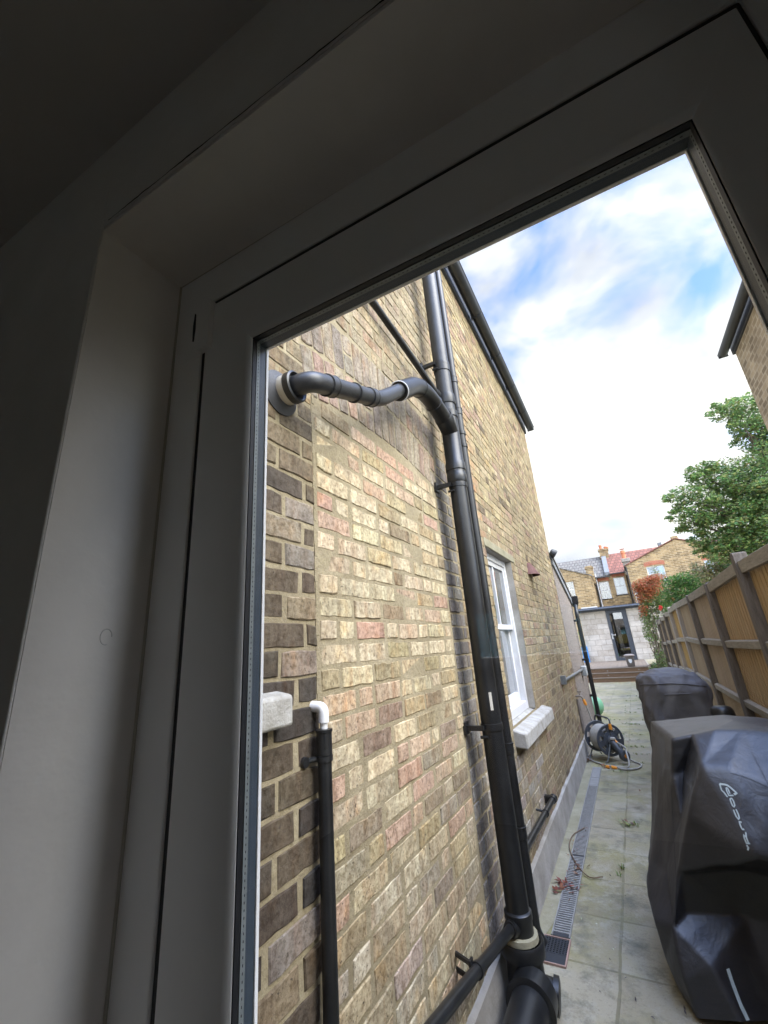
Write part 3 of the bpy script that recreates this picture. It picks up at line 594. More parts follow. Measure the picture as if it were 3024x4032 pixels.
v.add([(p[0], p[1], zz) for zz in (-.345, -.255) for p in pts] + [(p[0] + .0005, p[1] - .0005, zz) for zz in (-.345, -.255) for p in pts], [(0, 1, 4, 3), (1, 2, 5, 4), (6, 7, 10, 9), (7, 8, 11, 10)]); v.build('barcode_sticker', 'cream_pvc', st)
gl = thing('clay_gully', 'old black salt glazed gully head with flared rim under the soil stack', 'gully', (-.73, 2.46, GZ))
v = MB(); v.lathe((-.75, 2.472, 0), (0, 0, 1), [(GZ - .02, .10), (GZ + .06, .092), (GZ + .16, .085), (GZ + .225, .082), (GZ + .235, .10), (GZ + .285, .104), (GZ + .295, .098), (GZ + .29, .088), (GZ + .23, .07)], 28); v.build('body', 'black_pvc', gl, smooth=True)
v = MB(); v.lathe((-.66, 2.475, GZ + .11), (1, .1, -.15), [(-.06, .055), (.02, .055), (.022, .066), (.045, .066), (.05, .05)], 22); v.build('access_cap', 'black_pvc', gl, smooth=True)
v = MB(); v.lathe((-.755, 2.475, GZ + .30), (0, 0, 1), [(-.01, .086), (.012, .084), (.015, .057)], 20); v.build('cement_seal', 'moss_concrete', gl, smooth=True)
bp = thing('drain_pipe', 'fat glossy black pipe lying along the ground towards the gully', 'pipe', (-.72, 1.6, GZ))
v = MB(); v.tube([(-.70, 2.36, -1.485), (-.70, .3, -1.50)], .083, 32); v.build('pipe', 'black_pvc', bp, smooth=True)
v = MB(); v.lathe((-.70, 2.40, -1.485), (0, -1, 0), [(0, .08), (.01, .098), (.085, .098), (.09, .104), (.105, .104), (.11, .085)], 32); v.build('socket', 'black_pvc', bp, smooth=True)
rp = thing('rainwater_pipe', 'slim black rainwater pipe beside the thick soil stack', 'downpipe', (-.80, 2.905, GZ))
v = MB(); v.tube(fillet([(-.80, 2.905, 4.6), (-.80, 2.905, GZ + .10), (-.77, 2.915, GZ + .045)], .06), .034, 20); v.build('pipe', 'black_pvc', rp, smooth=True)
for zz in (3.37, 2.10, 1.30 + .5, -.60, -1.04):
    v = MB(); v.lathe((-.80, 2.905, zz), (0, 0, 1), [(-.055, .0345), (-.053, .0385), (-.004, .0385), (-.002, .0405), (.004, .0405), (.006, .0345)], 20); v.build('joint_collar', 'black_pvc', rp, smooth=True)
for zz in (1.58, 1.47):
    v = MB(); v.lathe((-.80, 2.905, zz), (0, 0, 1), [(-.016, .0345), (-.015, .040), (.015, .040), (.016, .0345)], 20); v.box(XW - .01, 2.89, zz - .014, -.82, 2.92, zz + .014); v.box(-.815, 2.86, zz - .012, -.785, 2.875, zz + .012); v.build('bracket', 'black_pvc', rp, smooth=True)
dg = thing('sloping_waste_pipe', 'thin black waste pipe sloping across the bricks into the soil stack', 'waste pipe', (-.84, 1.7, 1.87))
v = MB(); v.tube(fillet([(-.845, .55, 1.985), (-.842, 1.64, 1.872), (-.82, 2.10, 1.78), (-.78, 2.44, 1.64)], .3), .0205, 16); v.build('pipe', 'black_pvc', dg, smooth=True)
v = MB(); v.lathe((-.785, 2.42, 1.655), (.1, 1, -.4), [(-.04, .021), (-.038, .027), (.02, .027), (.022, .021)], 16); v.lathe((-.75, 2.475, 1.63), (0, 0, 1), [(-.04, .0557), (-.038, .0615), (-.02, .064), (.02, .064), (.038, .0615), (.04, .0557)], 28); v.build('strap_boss', 'black_pvc', dg, smooth=True)
# soil outlet with elbows
oe = thing('toilet_outlet_pipe', 'black branch pipe with two swan neck bends leaving a rubber wall seal', 'waste pipe', (XW, .95, .88))
v = MB(); v.lathe((XW - .002, .950, .888), (1, 0, 0), [(0, .083), (.006, .083), (.016, .068), (.024, .056), (.03, .050)], 36); v.build('wall_seal', 'rubber', oe, smooth=True)
v = MB(); v.lathe((XW + .022, .950, .888), (1, .05, 0), [(0, .050), (.004, .0525), (.028, .0525), (.03, .048)], 36); v.build('cream_ring', 'cream_pvc', oe, smooth=True)
v = MB(); v.lathe((XW + .048, .952, .888), (1, .06, 0), [(0, .052), (.003, .056), (.026, .056), (.030, .050), (.024, .043), (.018, .042)], 36); v.build('socket', 'black_pvc', oe, smooth=True)
PA = [Vector((XW + .03, .952, .888)), Vector((-.755, .957, .893)), Vector((-.752, 1.45, 1.085)), Vector((-.752, 1.73, 1.30))]
v = MB(); pth = fillet(PA[:4], .075, 10); pth = [p for p in pth]; v.tube(pth, .036, 28); v.build('pipe', 'grey_pvc', oe, smooth=True)
d_ = (PA[2] - PA[1]).normalized()
for q, h in ((.10, .05), (.30, .012), (.425, .05)):
    v = MB(); v.lathe(PA[1] + d_ * q, d_, [(0, .0365), (.002, .0415), (.008, .0415), (.010, .0395), (h - .01, .0395), (h - .008, .0415), (h - .001, .0415), (h, .0365)], 28); v.build('collar', 'grey_pvc', oe, smooth=True)
PB = [Vector((-.752, 1.69, 1.265)), Vector((-.752, 1.92, 1.435)), Vector((-.748, 2.10, 1.475)), Vector((-.745, 2.42, 1.415))]
v = MB(); v.tube(fillet(PB, .09, 12), .053, 32); v.build('swan_neck', 'black_pvc', oe, smooth=True)
v = MB(); dd = (PB[1] - PB[0]).normalized(); u_ = dd.orthogonal().normalized(); w_ = dd.cross(u_); c_ = PB[0] - dd * .0025
v.tube([c_ + (u_ * math.cos(2 * math.pi * k / 40) + w_ * math.sin(2 * math.pi * k / 40)) * .0515 for k in range(40)], .0028, 8, closed=True); v.build('seal_ring', 'white_pvc', oe, smooth=True)
v = MB(); v.lathe(PB[2] + (PB[3] - PB[2]).normalized() * .09, (PB[3] - PB[2]), [(0, .0535), (.002, .0565), (.01, .0565), (.012, .0535)], 28); v.build('joint_ring', 'black_pvc', oe, smooth=True); v = MB(); v.lathe(PB[1] + (PB[2] - PB[1]).normalized() * .055, (PB[2] - PB[1]), [(0, .0535), (.002, .0562), (.007, .0562), (.009, .0535)], 28); v.build('joint_ring', 'black_pvc', oe, smooth=True)
# overflow: white elbow into thin black pipe
ov = thing('overflow_pipe', 'upright thin black pipe with white plastic elbow at its top', 'pipe', (-.845, 1.107, GZ))
v = MB(); v.tube([(-.845, 1.107, GZ), (-.845, 1.107, -.225)], .0205, 20); v.build('pipe', 'black_pvc', ov, smooth=True)
v = MB(); v.lathe((-.845, 1.107, 0), (0, 0, 1), [(-.275, .0208), (-.273, .0232), (-.214, .0232), (-.213, .0255), (-.206, .0255), (-.205, .016)], 22); v.build('socket', 'black_pvc', ov, smooth=True)
v = MB(); v.tube([(-.845, 1.107, -.23), (-.845, 1.107, -.18)], .0113, 18); v.build('overflow_tube', 'white_pvc', ov, smooth=True)
v = MB(); v.tube(fillet([(-.845, 1.107, -.188), (-.845, 1.107, -.146), (-.90, 1.103, -.143)], .018, 8), .0155, 20); v.build('elbow', 'white_pvc', ov, smooth=True)
v = MB(); v.lathe((-.845, 1.107, -.282), (0, 0, 1), [(-.008, .0208), (-.007, .0245), (.007, .0245), (.008, .0208)], 20); v.tube([(-.86, 1.095, -.282), (XW - .01, 1.06, -.284)], .008, 8); v.lathe((XW, 1.058, -.284), (1, 0, 0), [(-.01, .016), (.008, .014)], 10); v.build('clip', 'black_pvc', ov, smooth=True)
# low waste pipes near the plinth
lw = thing('low_waste_pipe', 'thin glossy black pipe low on the wall running into the soil stack', 'waste pipe', (-.78, 1.7, -1.15))
v = MB(); v.tube([(-.772, 2.43, -1.283), (-.782, 1.944, -1.189), (-.79, .5, -.905)], .0215, 20); v.build('pipe', 'black_pvc', lw, smooth=True)
v = MB(); v.lathe((-.782, 1.95, -1.190), (0, -1, .19), [(-.011, .022), (-.01, .0265), (.010, .0265), (.011, .022)], 20)
for dz_ in (.022, -.028): v.tube([(XW - .01, 1.99, -1.20 + dz_), (-.80, 1.93, -1.185 + dz_)], .009, 8)
v.box(-.805, 1.925, -1.22, -.797, 1.955, -1.155); v.build('clip', 'black_pvc', lw, smooth=True)
lw2 = thing('capped_waste_pipe', 'short black waste pipe with end cap above the plinth beyond the soil stack', 'waste pipe', (-.82, 3.5, -1.24))
v = MB(); v.tube([(-.825, 2.93, -1.205), (-.82, 4.14, -1.25)], .0215, 18); v.build('pipe', 'black_pvc', lw2, smooth=True)
v = MB(); v.lathe((-.82, 4.10, -1.249), (0, 1, -.03), [(-.03, .0215), (-.028, .028), (.02, .028), (.022, .031), (.04, .031), (.045, .026)], 18); v.box(XW - .01, 4.08, -1.275, -.83, 4.13, -1.225); v.build('end_cap', 'black_pvc', lw2, smooth=True)
v = MB(); v.lathe((-.821, 3.75, -1.237), (0, 1, -.03), [(-.011, .022), (-.01, .0265), (.01, .0265), (.011, .022)], 18); v.tube([(XW - .01, 3.74, -1.215), (-.84, 3.75, -1.225)], .008, 8); v.build('clip', 'black_pvc', lw2, smooth=True)
# conduit, box, outside tap
cd = thing('junction_box', 'grey junction box with a black conduit along the wall end', 'electrical box', (-.85, 9.0, -.62))
v = MB(); v.box(XW + .002, 8.86, -.70, XW + .095, 9.06, -.53); v.build('box', 'grey_box', cd, bevel=.015)
v = MB(); v.tube([(XW + .03, 8.87, -.585), (XW + .03, 6.30, -.54), (XW + .0, 6.24, -.54)], .018, 12); v.box(XW + .0, 6.20, -.58, XW + .06, 6.28, -.48); v.build('conduit', 'tube_grey', cd)
tp = thing('outside_tap', 'outside tap with pipe and orange hose connector on the brick wall', 'tap', (-.85, 7.42, -.95))
v = MB(); v.tube([(XW + .02, 7.36, -1.36), (XW + .02, 7.38, -.90)], .022, 10); v.build('lagged_pipe', 'copper', tp, smooth=True)
v = MB(); v.tube(fillet([(XW, 7.38, -.86), (XW + .085, 7.38, -.86), (XW + .10, 7.38, -.91)], .02), .014, 10); v.tube([(XW + .06, 7.38, -.86), (XW + .06, 7.38, -.80)], .008, 8); v.box(XW + .03, 7.372, -.805, XW + .09, 7.388, -.79); v.build('tap_body', 'copper', tp, smooth=True)
v = MB(); v.tube([(XW + .10, 7.38, -.905), (XW + .115, 7.38, -.96), (XW + .12, 7.38, -.985)], [.017, .023, .017], 12); v.build('hose_connector', 'orange', tp, smooth=True)
v = MB(); v.tube(fillet([(XW + .12, 7.38, -.98), (XW + .16, 7.38, -1.2), (XW + .17, 7.36, -1.55), (-.68, 7.30, -1.60)], .12), .011, 10); v.build('hose', 'hose', tp, smooth=True)

# ================================================================== ROOM AND GLAZED DOOR (turned 2.3 degrees to the wall)
TH = rad(2.3)
def turned(name, label, cat):
    o = thing(name, label, cat, (0, 0, GZ + .1), TH); OFF[o.name] = Vector((0, 0, GZ + .1)); return o
room = turned('room', 'dark plastered room interior around the glazed door', 'room')
FL, CE, WI, WO = GZ + .1, .905, .256, .47
v = MB(); v.box(-3.0, WI, FL, -.5855, WO, 1.2); v.box(.3355, WI, FL, 2.4, WO, 1.2)
pr = [(WI, .677), (WO, .694), (WO, 1.2), (WI, 1.2)]
v.add([(-.5855, p[0], p[1]) for p in pr] + [(.3355, p[0], p[1]) for p in pr], [(0, 1, 2, 3), (7, 6, 5, 4), (0, 4, 5, 1), (1, 5, 6, 2), (2, 6, 7, 3), (3, 7, 4, 0)])
v.build('front_wall', 'plaster', room)
v = MB(); v.box(-3.0, -3.6, CE, 2.4, WI + .001, 1.15); v.build('ceiling', 'ceiling', room)
v = MB(); v.box(-3.0, -3.6, FL - .1, 2.4, WO, FL); v.build('floor', 'deck', room)
v = MB(); v.box(-3.1, -3.6, FL, -2.6, WI + .001, 1.1); v.build('side_wall', 'plaster', room); v = MB(); LIGHT_GAP = (-1.65, -1.02, -.80, -.17); v.box(1.9, -3.6, FL, 2.1, LIGHT_GAP[0], 1.1); v.box(1.9, LIGHT_GAP[1], FL, 2.1, WI + .001, 1.1); v.box(1.9, LIGHT_GAP[0], FL, 2.1, LIGHT_GAP[1], LIGHT_GAP[2]); v.box(1.9, LIGHT_GAP[0], LIGHT_GAP[3], 2.1, LIGHT_GAP[1], 1.1); v.build('side_wall', 'plaster', room)  # right wall has an unseen opening, added to brighten the room
v = MB(); v.tube([(-.5845, .3985, FL), (-.5845, .3985, .689), (.334, .3985, .689), (.334, .3985, FL)], .0022, 6); v.build('sealant_bead', 'cream_pvc', room, smooth=True)
v = MB(); BW = (-1.135, -.15, -.14, .29)
v.box(-2.61, -3.75, FL, BW[0], -3.5, 1.1); v.box(BW[1], -3.75, FL, 1.91, -3.5, 1.1); v.box(BW[0], -3.75, FL, BW[1], -3.5, BW[2]); v.box(BW[0], -3.75, BW[3], BW[1], -3.5, 1.1); v.build('back_wall', 'plaster', room)
# flat plaster border round the reveal
v = MB(); bd = .003
v.box(-.68, WI - bd, FL, -.5862, WI + .001, .7695); v.box(.3362, WI - bd, FL, .43, WI + .001, .7695); v.box(-.5862, WI - bd, .684, .3362, WI + .001, .7695)
v.build('plaster_border', 'plaster', room, bevel=.002)
v = MB(); pts = []
random.seed(3)
for i in range(90):
    x = -.57 + i * .0082; pts.append((x, WI - bd - .0003, .6865 + .0016 * noise.noise(Vector((x * 30, 2, 0))) + .0012 * noise.noise(Vector((x * 120, 5, 0)))))
for i in range(89):
    a, b2 = pts[i], pts[i + 1]; wd = .0013 * (.4 + abs(noise.noise(Vector((a[0] * 9, 9, 1)))) * 2.4)
    v.add([(a[0], a[1], a[2] - wd), (b2[0], b2[1], b2[2] - wd), (b2[0], b2[1], b2[2] + wd), (a[0], a[1], a[2] + wd)], [(0, 1, 2, 3)])
v.build('crack', 'dark_crack', room)
v = MB(); v.tube([(-.5853, .345 + .0075 * math.cos(2 * math.pi * k / 24), .045 + .010 * math.sin(2 * math.pi * k / 24)) for k in range(20)], .0007, 6); v.build('ring_mark', 'ceiling', room)
# window with a slatted blind in the wall behind, seen only as a reflection
v = MB()
for i in range(10): 
    z = BW[2] + .008 + i * .043; v.add([(BW[0], -3.52, z), (BW[1], -3.52, z), (BW[1], -3.512, z + .046), (BW[0], -3.512, z + .046), (BW[0], -3.521, z + .001), (BW[1], -3.521, z + .001), (BW[1], -3.513, z + .046), (BW[0], -3.513, z + .046)], [(0, 1, 2, 3), (7, 6, 5, 4), (0, 4, 5, 1), (2, 6, 7, 3)])
v.build('blind', 'slat', room)

door = turned('glazed_door', 'white plastic framed glazed door with black gaskets, seen from inside', 'door')
def xz_ring(mb, y0, y1, o_, i_, taper=0):
    (a0, c0, a1, c1), (p0, q0, p1, q1) = o_, i_; k = taper
    V = []
    for y, t_ in ((y0, k), (y1, 0)):
        V += [(a0, y, c0), (a1, y, c0), (a1, y, c1), (a0, y, c1), (p0 - t_, y, q0 - t_), (p1 + t_, y, q0 - t_), (p1 + t_, y, q1 + t_), (p0 - t_, y, q1 + t_)]
    F = []
    for i in range(4):
        j = (i + 1) % 4
        F += [(i, j, 4 + j, 4 + i), (8 + j, 8 + i, 12 + i, 12 + j), (j, i, 8 + i, 8 + j), (4 + i, 4 + j, 12 + j, 12 + i)]
    mb.add(V, F)
DB = FL
v = MB(); xz_ring(v, .400, .469, (-.586, DB, .336, .693), (-.5165, DB + .05, .2595, .6105)); v.build('outer_frame', 'upvc', door, bevel=.0025)
v = MB(); xz_ring(v, .4035, .425, (-.5163, DB + .0505, .2593, .6103), (-.5047, DB + .0578, .2532, .5987)); xz_ring(v, .425, .44, (-.535, DB + .03, .28, .63), (-.49, DB + .075, .24, .585)); v.build('frame_gasket', 'gasket', door)
I = (-.401, DB + .20, .187, .489); OU = (-.5045, DB + .058, .253, .5985)
v = MB(); xz_ring(v, .3985, .4045, OU, I, .009); xz_ring(v, .4045, .4395, OU, (I[0] - .03, I[1] - .03, I[2] + .03, I[3] + .03)); sash = v.build('sash', 'upvc', door, bevel=.0016)
v = MB(); xz_ring(v, .4047, .4116, (I[0] - .028, I[1] - .028, I[2] + .028, I[3] + .028), (I[0] + .0005, I[1] + .0005, I[2] - .0005, I[3] - .0005)); v.build('inner_gasket', 'gasket', door)
v = MB(); v.box(I[0] - .015, .4119, I[1] - .015, I[2] + .015, .4143, I[3] + .015); v.build('glass_pane', 'door_glass', door)
v = MB(); xz_ring(v, .4146, .4215, (I[0] - .025, I[1] - .025, I[2] + .025, I[3] + .025), (I[0] - .001, I[1] - .001, I[2] + .001, I[3] + .001)); sp = v.build('spacer_bar', 'alu', door)
v = MB()
for i in range(150):
    z = I[3] - .006 - i * .0065; 
    for x, sx in ((I[0] - .001, 1), (I[2] + .001, -1)): v.box(x - .0003, .4176, z, x + .0003, .4186, z + .0022)
for i in range(88):
    x = I[0] + .006 + i * .0066; v.box(x, .4176, I[3] + .0007, x + .0022, .4186, I[3] + .0013)
v.build('spacer_perforation', 'gasket', sp)
v = MB(); xz_ring(v, .4218, .4345, (I[0] - .025, I[1] - .025, I[2] + .025, I[3] + .025), (I[0] - .0012, I[1] - .0012, I[2] + .0012, I[3] + .0012)); v.build('outer_seal', 'dark_alu', door)
v = MB(); xz_ring(v, .4348, .4405, (I[0] - .03, I[1] - .03, I[2] + .03, I[3] + .03), (I[0] + .0004, I[1] - .001, I[2] - .0002, I[3] + .001)); v.build('outer_bead', 'upvc', door, bevel=.001)
# hinge flag at the top corner
v = MB(); v.box(-.5135, .3885, .505, -.488, .4015, .603); v.box(-.560, .3985, .500, -.5135, .4005, .607); hg = v.build('hinge', 'upvc', door, bevel=.002)
v = MB(); v.prism([(-.538, .540), (-.534, .538), (-.5325, .565), (-.534, .598), (-.537, .602), (-.5395, .575)], 'y', .3979, .3984); v.lathe((-.521, .3984, .575), (0, -1, 0), [(0, .004), (.0008, .0035)], 12); v.build('hinge_slot', 'gasket', hg)

# ================================================================== FENCE
FX = .97
fence = thing('timber_fence', 'tall close boarded timber fence with grey rails and posts along the paved passage', 'fence', (FX, 9, GZ))
posts = [1.0, 2.85, 4.72, 6.45, 8.33, 10.38, 12.08, 13.65, 15.4, 17.2]
tops = [.60, .60, .60, .52, .495, .50, .50, .40, .36, .33]
random.seed(11)
for i, (py, pt) in enumerate(zip(posts, tops)):
    v = MB(); hw = .052; pale = i in (5, 6); hw = .045 if pale else hw
    if i % 2 or pale: v.add([(FX - hw + .04 + a * 2 * hw, py - hw + c * 2 * hw, h) for h in (GZ, pt - .03) for a, c in ((0, 0), (1, 0), (1, 1), (0, 1))] + [(FX + .04, py, pt)], [(0, 1, 5, 4), (1, 2, 6, 5), (2, 3, 7, 6), (3, 0, 4, 7), (4, 5, 8), (5, 6, 8), (6, 7, 8), (7, 4, 8)])
    else:
        prf = [(py - hw, GZ), (py + hw, GZ), (py + hw, pt - .025)] + [(py + hw * math.cos(a), pt - .025 + .025 * math.sin(a)) for a in [math.pi * k / 8 for k in range(1, 8)]] + [(py - hw, pt - .025)]
        v.prism(prf, 'x', FX - hw + .04, FX + hw + .04)
    p_ = v.build('post', 'pale_post' if pale else 'post', fence, bevel=.006)
for i in range(len(posts) - 1):
    a, b2 = posts[i] + .05, posts[i + 1] - .05; base = .455 if i < 6 else .40 - .05 * (i - 6); base -= .012 * max(0, i - 2)
    for k, rz in enumerate((base, base - .66, base - 1.30)):
        v = MB(); tw = random.uniform(-.02, .02); h = .036 if k else .05
        v.add([(FX + .0 + .012, a, rz - h + tw), (FX + .012, b2, rz - h - tw), (FX + .055, b2, rz - h - tw), (FX + .055, a, rz - h + tw), (FX + .004, a, rz + h + tw), (FX + .004, b2, rz + h - tw), (FX + .055, b2, rz + h - tw + .012), (FX + .055, a, rz + h + tw + .012)], [(3, 2, 1, 0), (4, 5, 6, 7), (0, 1, 5, 4), (1, 2, 6, 5), (2, 3, 7, 6), (3, 0, 4, 7)])
        v.build('rail', 'rail', fence, bevel=.004)
    v = MB(); y = a - .05; old = i in (3, 4, 6, 7, 8)
    basec = (.38, .33, .26) if old else (.39, .265, .135)
    if i == 5: basec = (.52, .34, .12)
    while y < b2 + .05:
        yb = min(y + .105, b2 + .06); k_ = random.uniform(.85, 1.15); v.col = tuple(c_ * k_ for c_ in vary(basec, .04)); zt = base - .02 + random.uniform(-.006, .006)
        v.add([(FX + .062, y, GZ + .12), (FX + .068, yb + .008, GZ + .12), (FX + .068, yb + .008, zt), (FX + .062, y, zt), (FX + .085, y, GZ + .12), (FX + .085, yb + .008, GZ + .12), (FX + .085, yb + .008, zt), (FX + .085, y, zt)], [(3, 2, 1, 0), (4, 5, 6, 7), (0, 1, 5, 4), (1, 2, 6, 5), (2, 3, 7, 6), (3, 0, 4, 7)])
        y = yb
    v.build('panel', 'boards', fence)
    v = MB(); v.box(FX + .02, a, GZ - .01, FX + .05, b2, GZ + .15); v.build('gravel_board', 'post', fence)

# ================================================================== COVERED BARBECUES
def cloth(name, rows, matname, parent, sub=3, wr=.03, seed=0, top=None, scale=4.0, smooth_it=1):
    bm = bmesh.new(); n = len(rows[0]); R_ = [[bm.verts.new(p) for p in row] for row in rows]
    for i in range(len(rows) - 1):
        for k in range(n):
            j = (k + 1) % n; a, b2, c, d = R_[i][k], R_[i][j], R_[i + 1][j], R_[i + 1][k]
            if (k + i + seed) % 2: bm.faces.new((a, d, b2)); bm.faces.new((b2, d, c))
            else: bm.faces.new((a, d, c)); bm.faces.new((a, c, b2))
    if top:
        t_ = bm.verts.new(top)
        for k in range(n): bm.faces.new((R_[0][k], R_[0][(k + 1) % n], t_))
    bmesh.ops.recalc_face_normals(bm, faces=bm.faces)
    bmesh.ops.subdivide_edges(bm, edges=bm.edges, cuts=3, use_grid_fill=True)
    for _ in range(smooth_it): bmesh.ops.smooth_vert(bm, verts=bm.verts, factor=.5, use_axis_x=True, use_axis_y=True, use_axis_z=True)
    bmesh.ops.subdivide_edges(bm, edges=bm.edges, cuts=sub, use_grid_fill=True)
    bmesh.ops.smooth_vert(bm, verts=bm.verts, factor=.35, use_axis_x=True, use_axis_y=True, use_axis_z=True)
    bm.normal_update()
    for v_ in bm.verts:
        p = v_.co; q = Vector((p.x * scale, p.y * scale, p.z * scale * .45)) + Vector((seed, 0, 0))
        q += noise.noise_vector(q * .7) * .8
        d = (1 - abs(noise.noise(q)) * 2.2) * .6 + noise.noise(q * 2.1) * .5 + (1 - abs(noise.noise(q * 1.9 + Vector((4, 0, 0)))) * 2) * .3
        k = 1.0 if p.z < rows[0][0][2] - .06 else .35
        v_.co += v_.normal * (d * wr * k)
    bm.normal_update(); bvh = BVHTree.FromBMesh(bm)
    me = bpy.data.meshes.new(name); bm.to_mesh(me); bm.free(); me.materials.append(M[matname]); me.polygons.foreach_set('use_smooth', [True] * len(me.polygons))
    o = bpy.data.objects.new(name, me); COL.objects.link(o)
    return o, bvh
NR = [
 [(.01, 3.50, -.57), (.05, 3.25, -.572), (.09, 2.98, -.572), (.19, 2.98, -.55), (.295, 2.98, -.525), (.414, 3.0, -.525), (.62, 2.98, -.54), (.90, 2.98, -.585), (.92, 3.45, -.60), (.58, 3.50, -.543), (.417, 3.52, -.53), (.20, 3.51, -.55)],
 [(-.02, 3.52, -.75), (.0, 3.2, -.75), (.055, 3.0, -.74), (.12, 3.03, -.72), (.18, 2.78, -.648), (.284, 2.76, -.646), (.42, 2.72, -.70), (.90, 2.72, -.74), (.935, 3.45, -.8), (.6, 3.55, -.75), (.42, 3.56, -.75), (.2, 3.55, -.75)],
 [(-.07, 3.5, -.95), (-.06, 3.2, -.97), (.0, 3.0, -.95), (.04, 2.93, -.93), (.066, 2.75, -.86), (.283, 2.60, -.945), (.5, 2.6, -.95), (.92, 2.65, -.95), (.94, 3.45, -.95), (.6, 3.55, -.95), (.42, 3.56, -.95), (.2, 3.55, -.95)],
 [(-.13, 3.5, -1.2), (-.15, 3.14, -1.20), (-.09, 2.97, -1.18), (-.06, 2.9, -1.15), (-.028, 2.83, -1.12), (.25, 2.85, -1.08), (.5, 2.84, -1.12), (.92, 2.85, -1.1), (.94, 3.45, -1.2), (.6, 3.55, -1.2), (.42, 3.56, -1.2), (.2, 3.55, -1.2)],
 [(-.15, 3.4, -1.33), (-.205, 3.0, -1.31), (-.19, 2.87, -1.36), (-.11, 2.80, -1.34), (-.04, 2.86, -1.30), (.2, 2.93, -1.30), (.5, 2.90, -1.3), (.92, 2.87, -1.3), (.94, 3.45, -1.4), (.6, 3.55, -1.4), (.42, 3.56, -1.4), (.2, 3.55, -1.4)],
 [(-.13, 3.4, -1.47), (-.17, 3.0, -1.45), (-.175, 2.85, -1.49), (-.11, 2.73, -1.49), (.01, 2.74, -1.43), (.22, 2.87, -1.48), (.5, 2.85, -1.48), (.92, 2.85, -1.48), (.94, 3.45, -1.5), (.6, 3.55, -1.5), (.42, 3.56, -1.5), (.2, 3.55, -1.5)],
 [(-.10, 3.4, -1.612), (-.14, 3.0, -1.612), (-.135, 2.83, -1.612), (-.09, 2.72, -1.612), (.06, 2.70, -1.575), (.25, 2.85, -1.612), (.5, 2.8, -1.612), (.92, 2.8, -1.612), (.94, 3.45, -1.612), (.6, 3.55, -1.612), (.42, 3.56, -1.612), (.2, 3.55, -1.612)]]
cov, bvh = cloth('covered_barbecue', NR, 'black_cover', None, 2, .010, 3, (.42, 3.25, -.517), 4.5, 0)
tag(cov, 'near barbecue under a creased black cover with white vertical lettering', 'barbecue')
def onto(x, z, lift=.0025, y0=1.5):
    h = bvh.ray_cast(Vector((x, y0, z)), Vector((0, 1, 0)))
    return (h[0] + Vector((0, -1, 0)) * lift) if h[0] else Vector((x, 2.7, z))
def stroke(mb, pts, wd, step=.004):
    # flat ribbon laid onto the cover front; pts are (x, z)
    P = []
    for a, b2 in zip(pts, pts[1:]):
        n = max(1, int(math.dist(a, b2) / step)); P += [(a[0] + (b2[0] - a[0]) * k / n, a[1] + (b2[1] - a[1]) * k / n) for k in range(n)]
    P.append(pts[-1]); vs = []
    for i, p in enumerate(P):
        a, b2 = P[max(0, i - 1)], P[min(len(P) - 1, i + 1)]; dx, dz = b2[0] - a[0], b2[1] - a[1]; l = math.hypot(dx, dz) or 1
        nx, nz = -dz / l * wd, dx / l * wd
        vs += [onto(p[0] + nx, p[1] + nz), onto(p[0] - nx, p[1] - nz)]
    mb.add(vs, [(2 * i, 2 * i + 1, 2 * i + 3, 2 * i + 2) for i in range(len(P) - 1)])
def lg(px, py):  # layout of the printed lettering in its own grid, 7.4 grid units to the millimetre
    return (.1995 + px * 1.30e-4 - (py - 325) * .5e-5 - .022, -.660 - py * 1.377e-4)
W_ = .0042; v = MB()
shield = [(385, 350), (540, 350), (610, 370), (690, 430), (800, 545), (715, 590)]
stroke(v, [lg(*p) for p in shield], .0036); stroke(v, [lg(*p) for p in [(385, 350), (388, 510), (440, 560), (505, 680)]], .0028)
v2 = [[(690, 620), (555, 630), (535, 520), (545, 440), (570, 430), (590, 470), (600, 580)],
      [(580, 700), (615, 700), (640, 760), (640, 860), (605, 910), (575, 890), (560, 800), (560, 740), (580, 700)],
      [(565, 985), (585, 1140), (620, 1205), (660, 1170), (665, 1080), (640, 965)],
      [(690, 1265), (625, 1265), (630, 1390), (650, 1440), (700, 1425)],
      [(715, 1490), (690, 1620), (640, 1560), (630, 1640), (645, 1760), (740, 1745)], [(690, 1620), (700, 1740)],
      [(640, 1800), (660, 1870), (625, 1930)], [(640, 1860), (685, 1850)]]
for q in v2: stroke(v, [lg(*p) for p in q], .0026)
o = v.build('lettering', 'reflect_white', cov)
v = MB(); stroke(v, [(.068, -1.44), (.072, -1.485), (.080, -1.535), (.092, -1.575)], .0065); v.build('reflective_strip', 'reflect_white', cov)
v = MB(); pr_ = None
seam = [(.284 + i * .02, -.665 - .0035 * i - .0006 * i * i) for i in range(22)]
stroke(v, seam, .0012); v.build('seam', 'gasket', cov)
v = MB(); stroke(v, [(.405, -.60), (.412, -.75), (.43, -.95), (.42, -1.2), (.40, -1.45), (.405, -1.58)], .0013); v.build('seam', 'gasket', cov)
v = MB(); stroke(v, [(.03, -.80), (-.01, -1.0), (-.06, -1.2), (-.10, -1.38)], .0013); v.build('seam', 'gasket', cov)
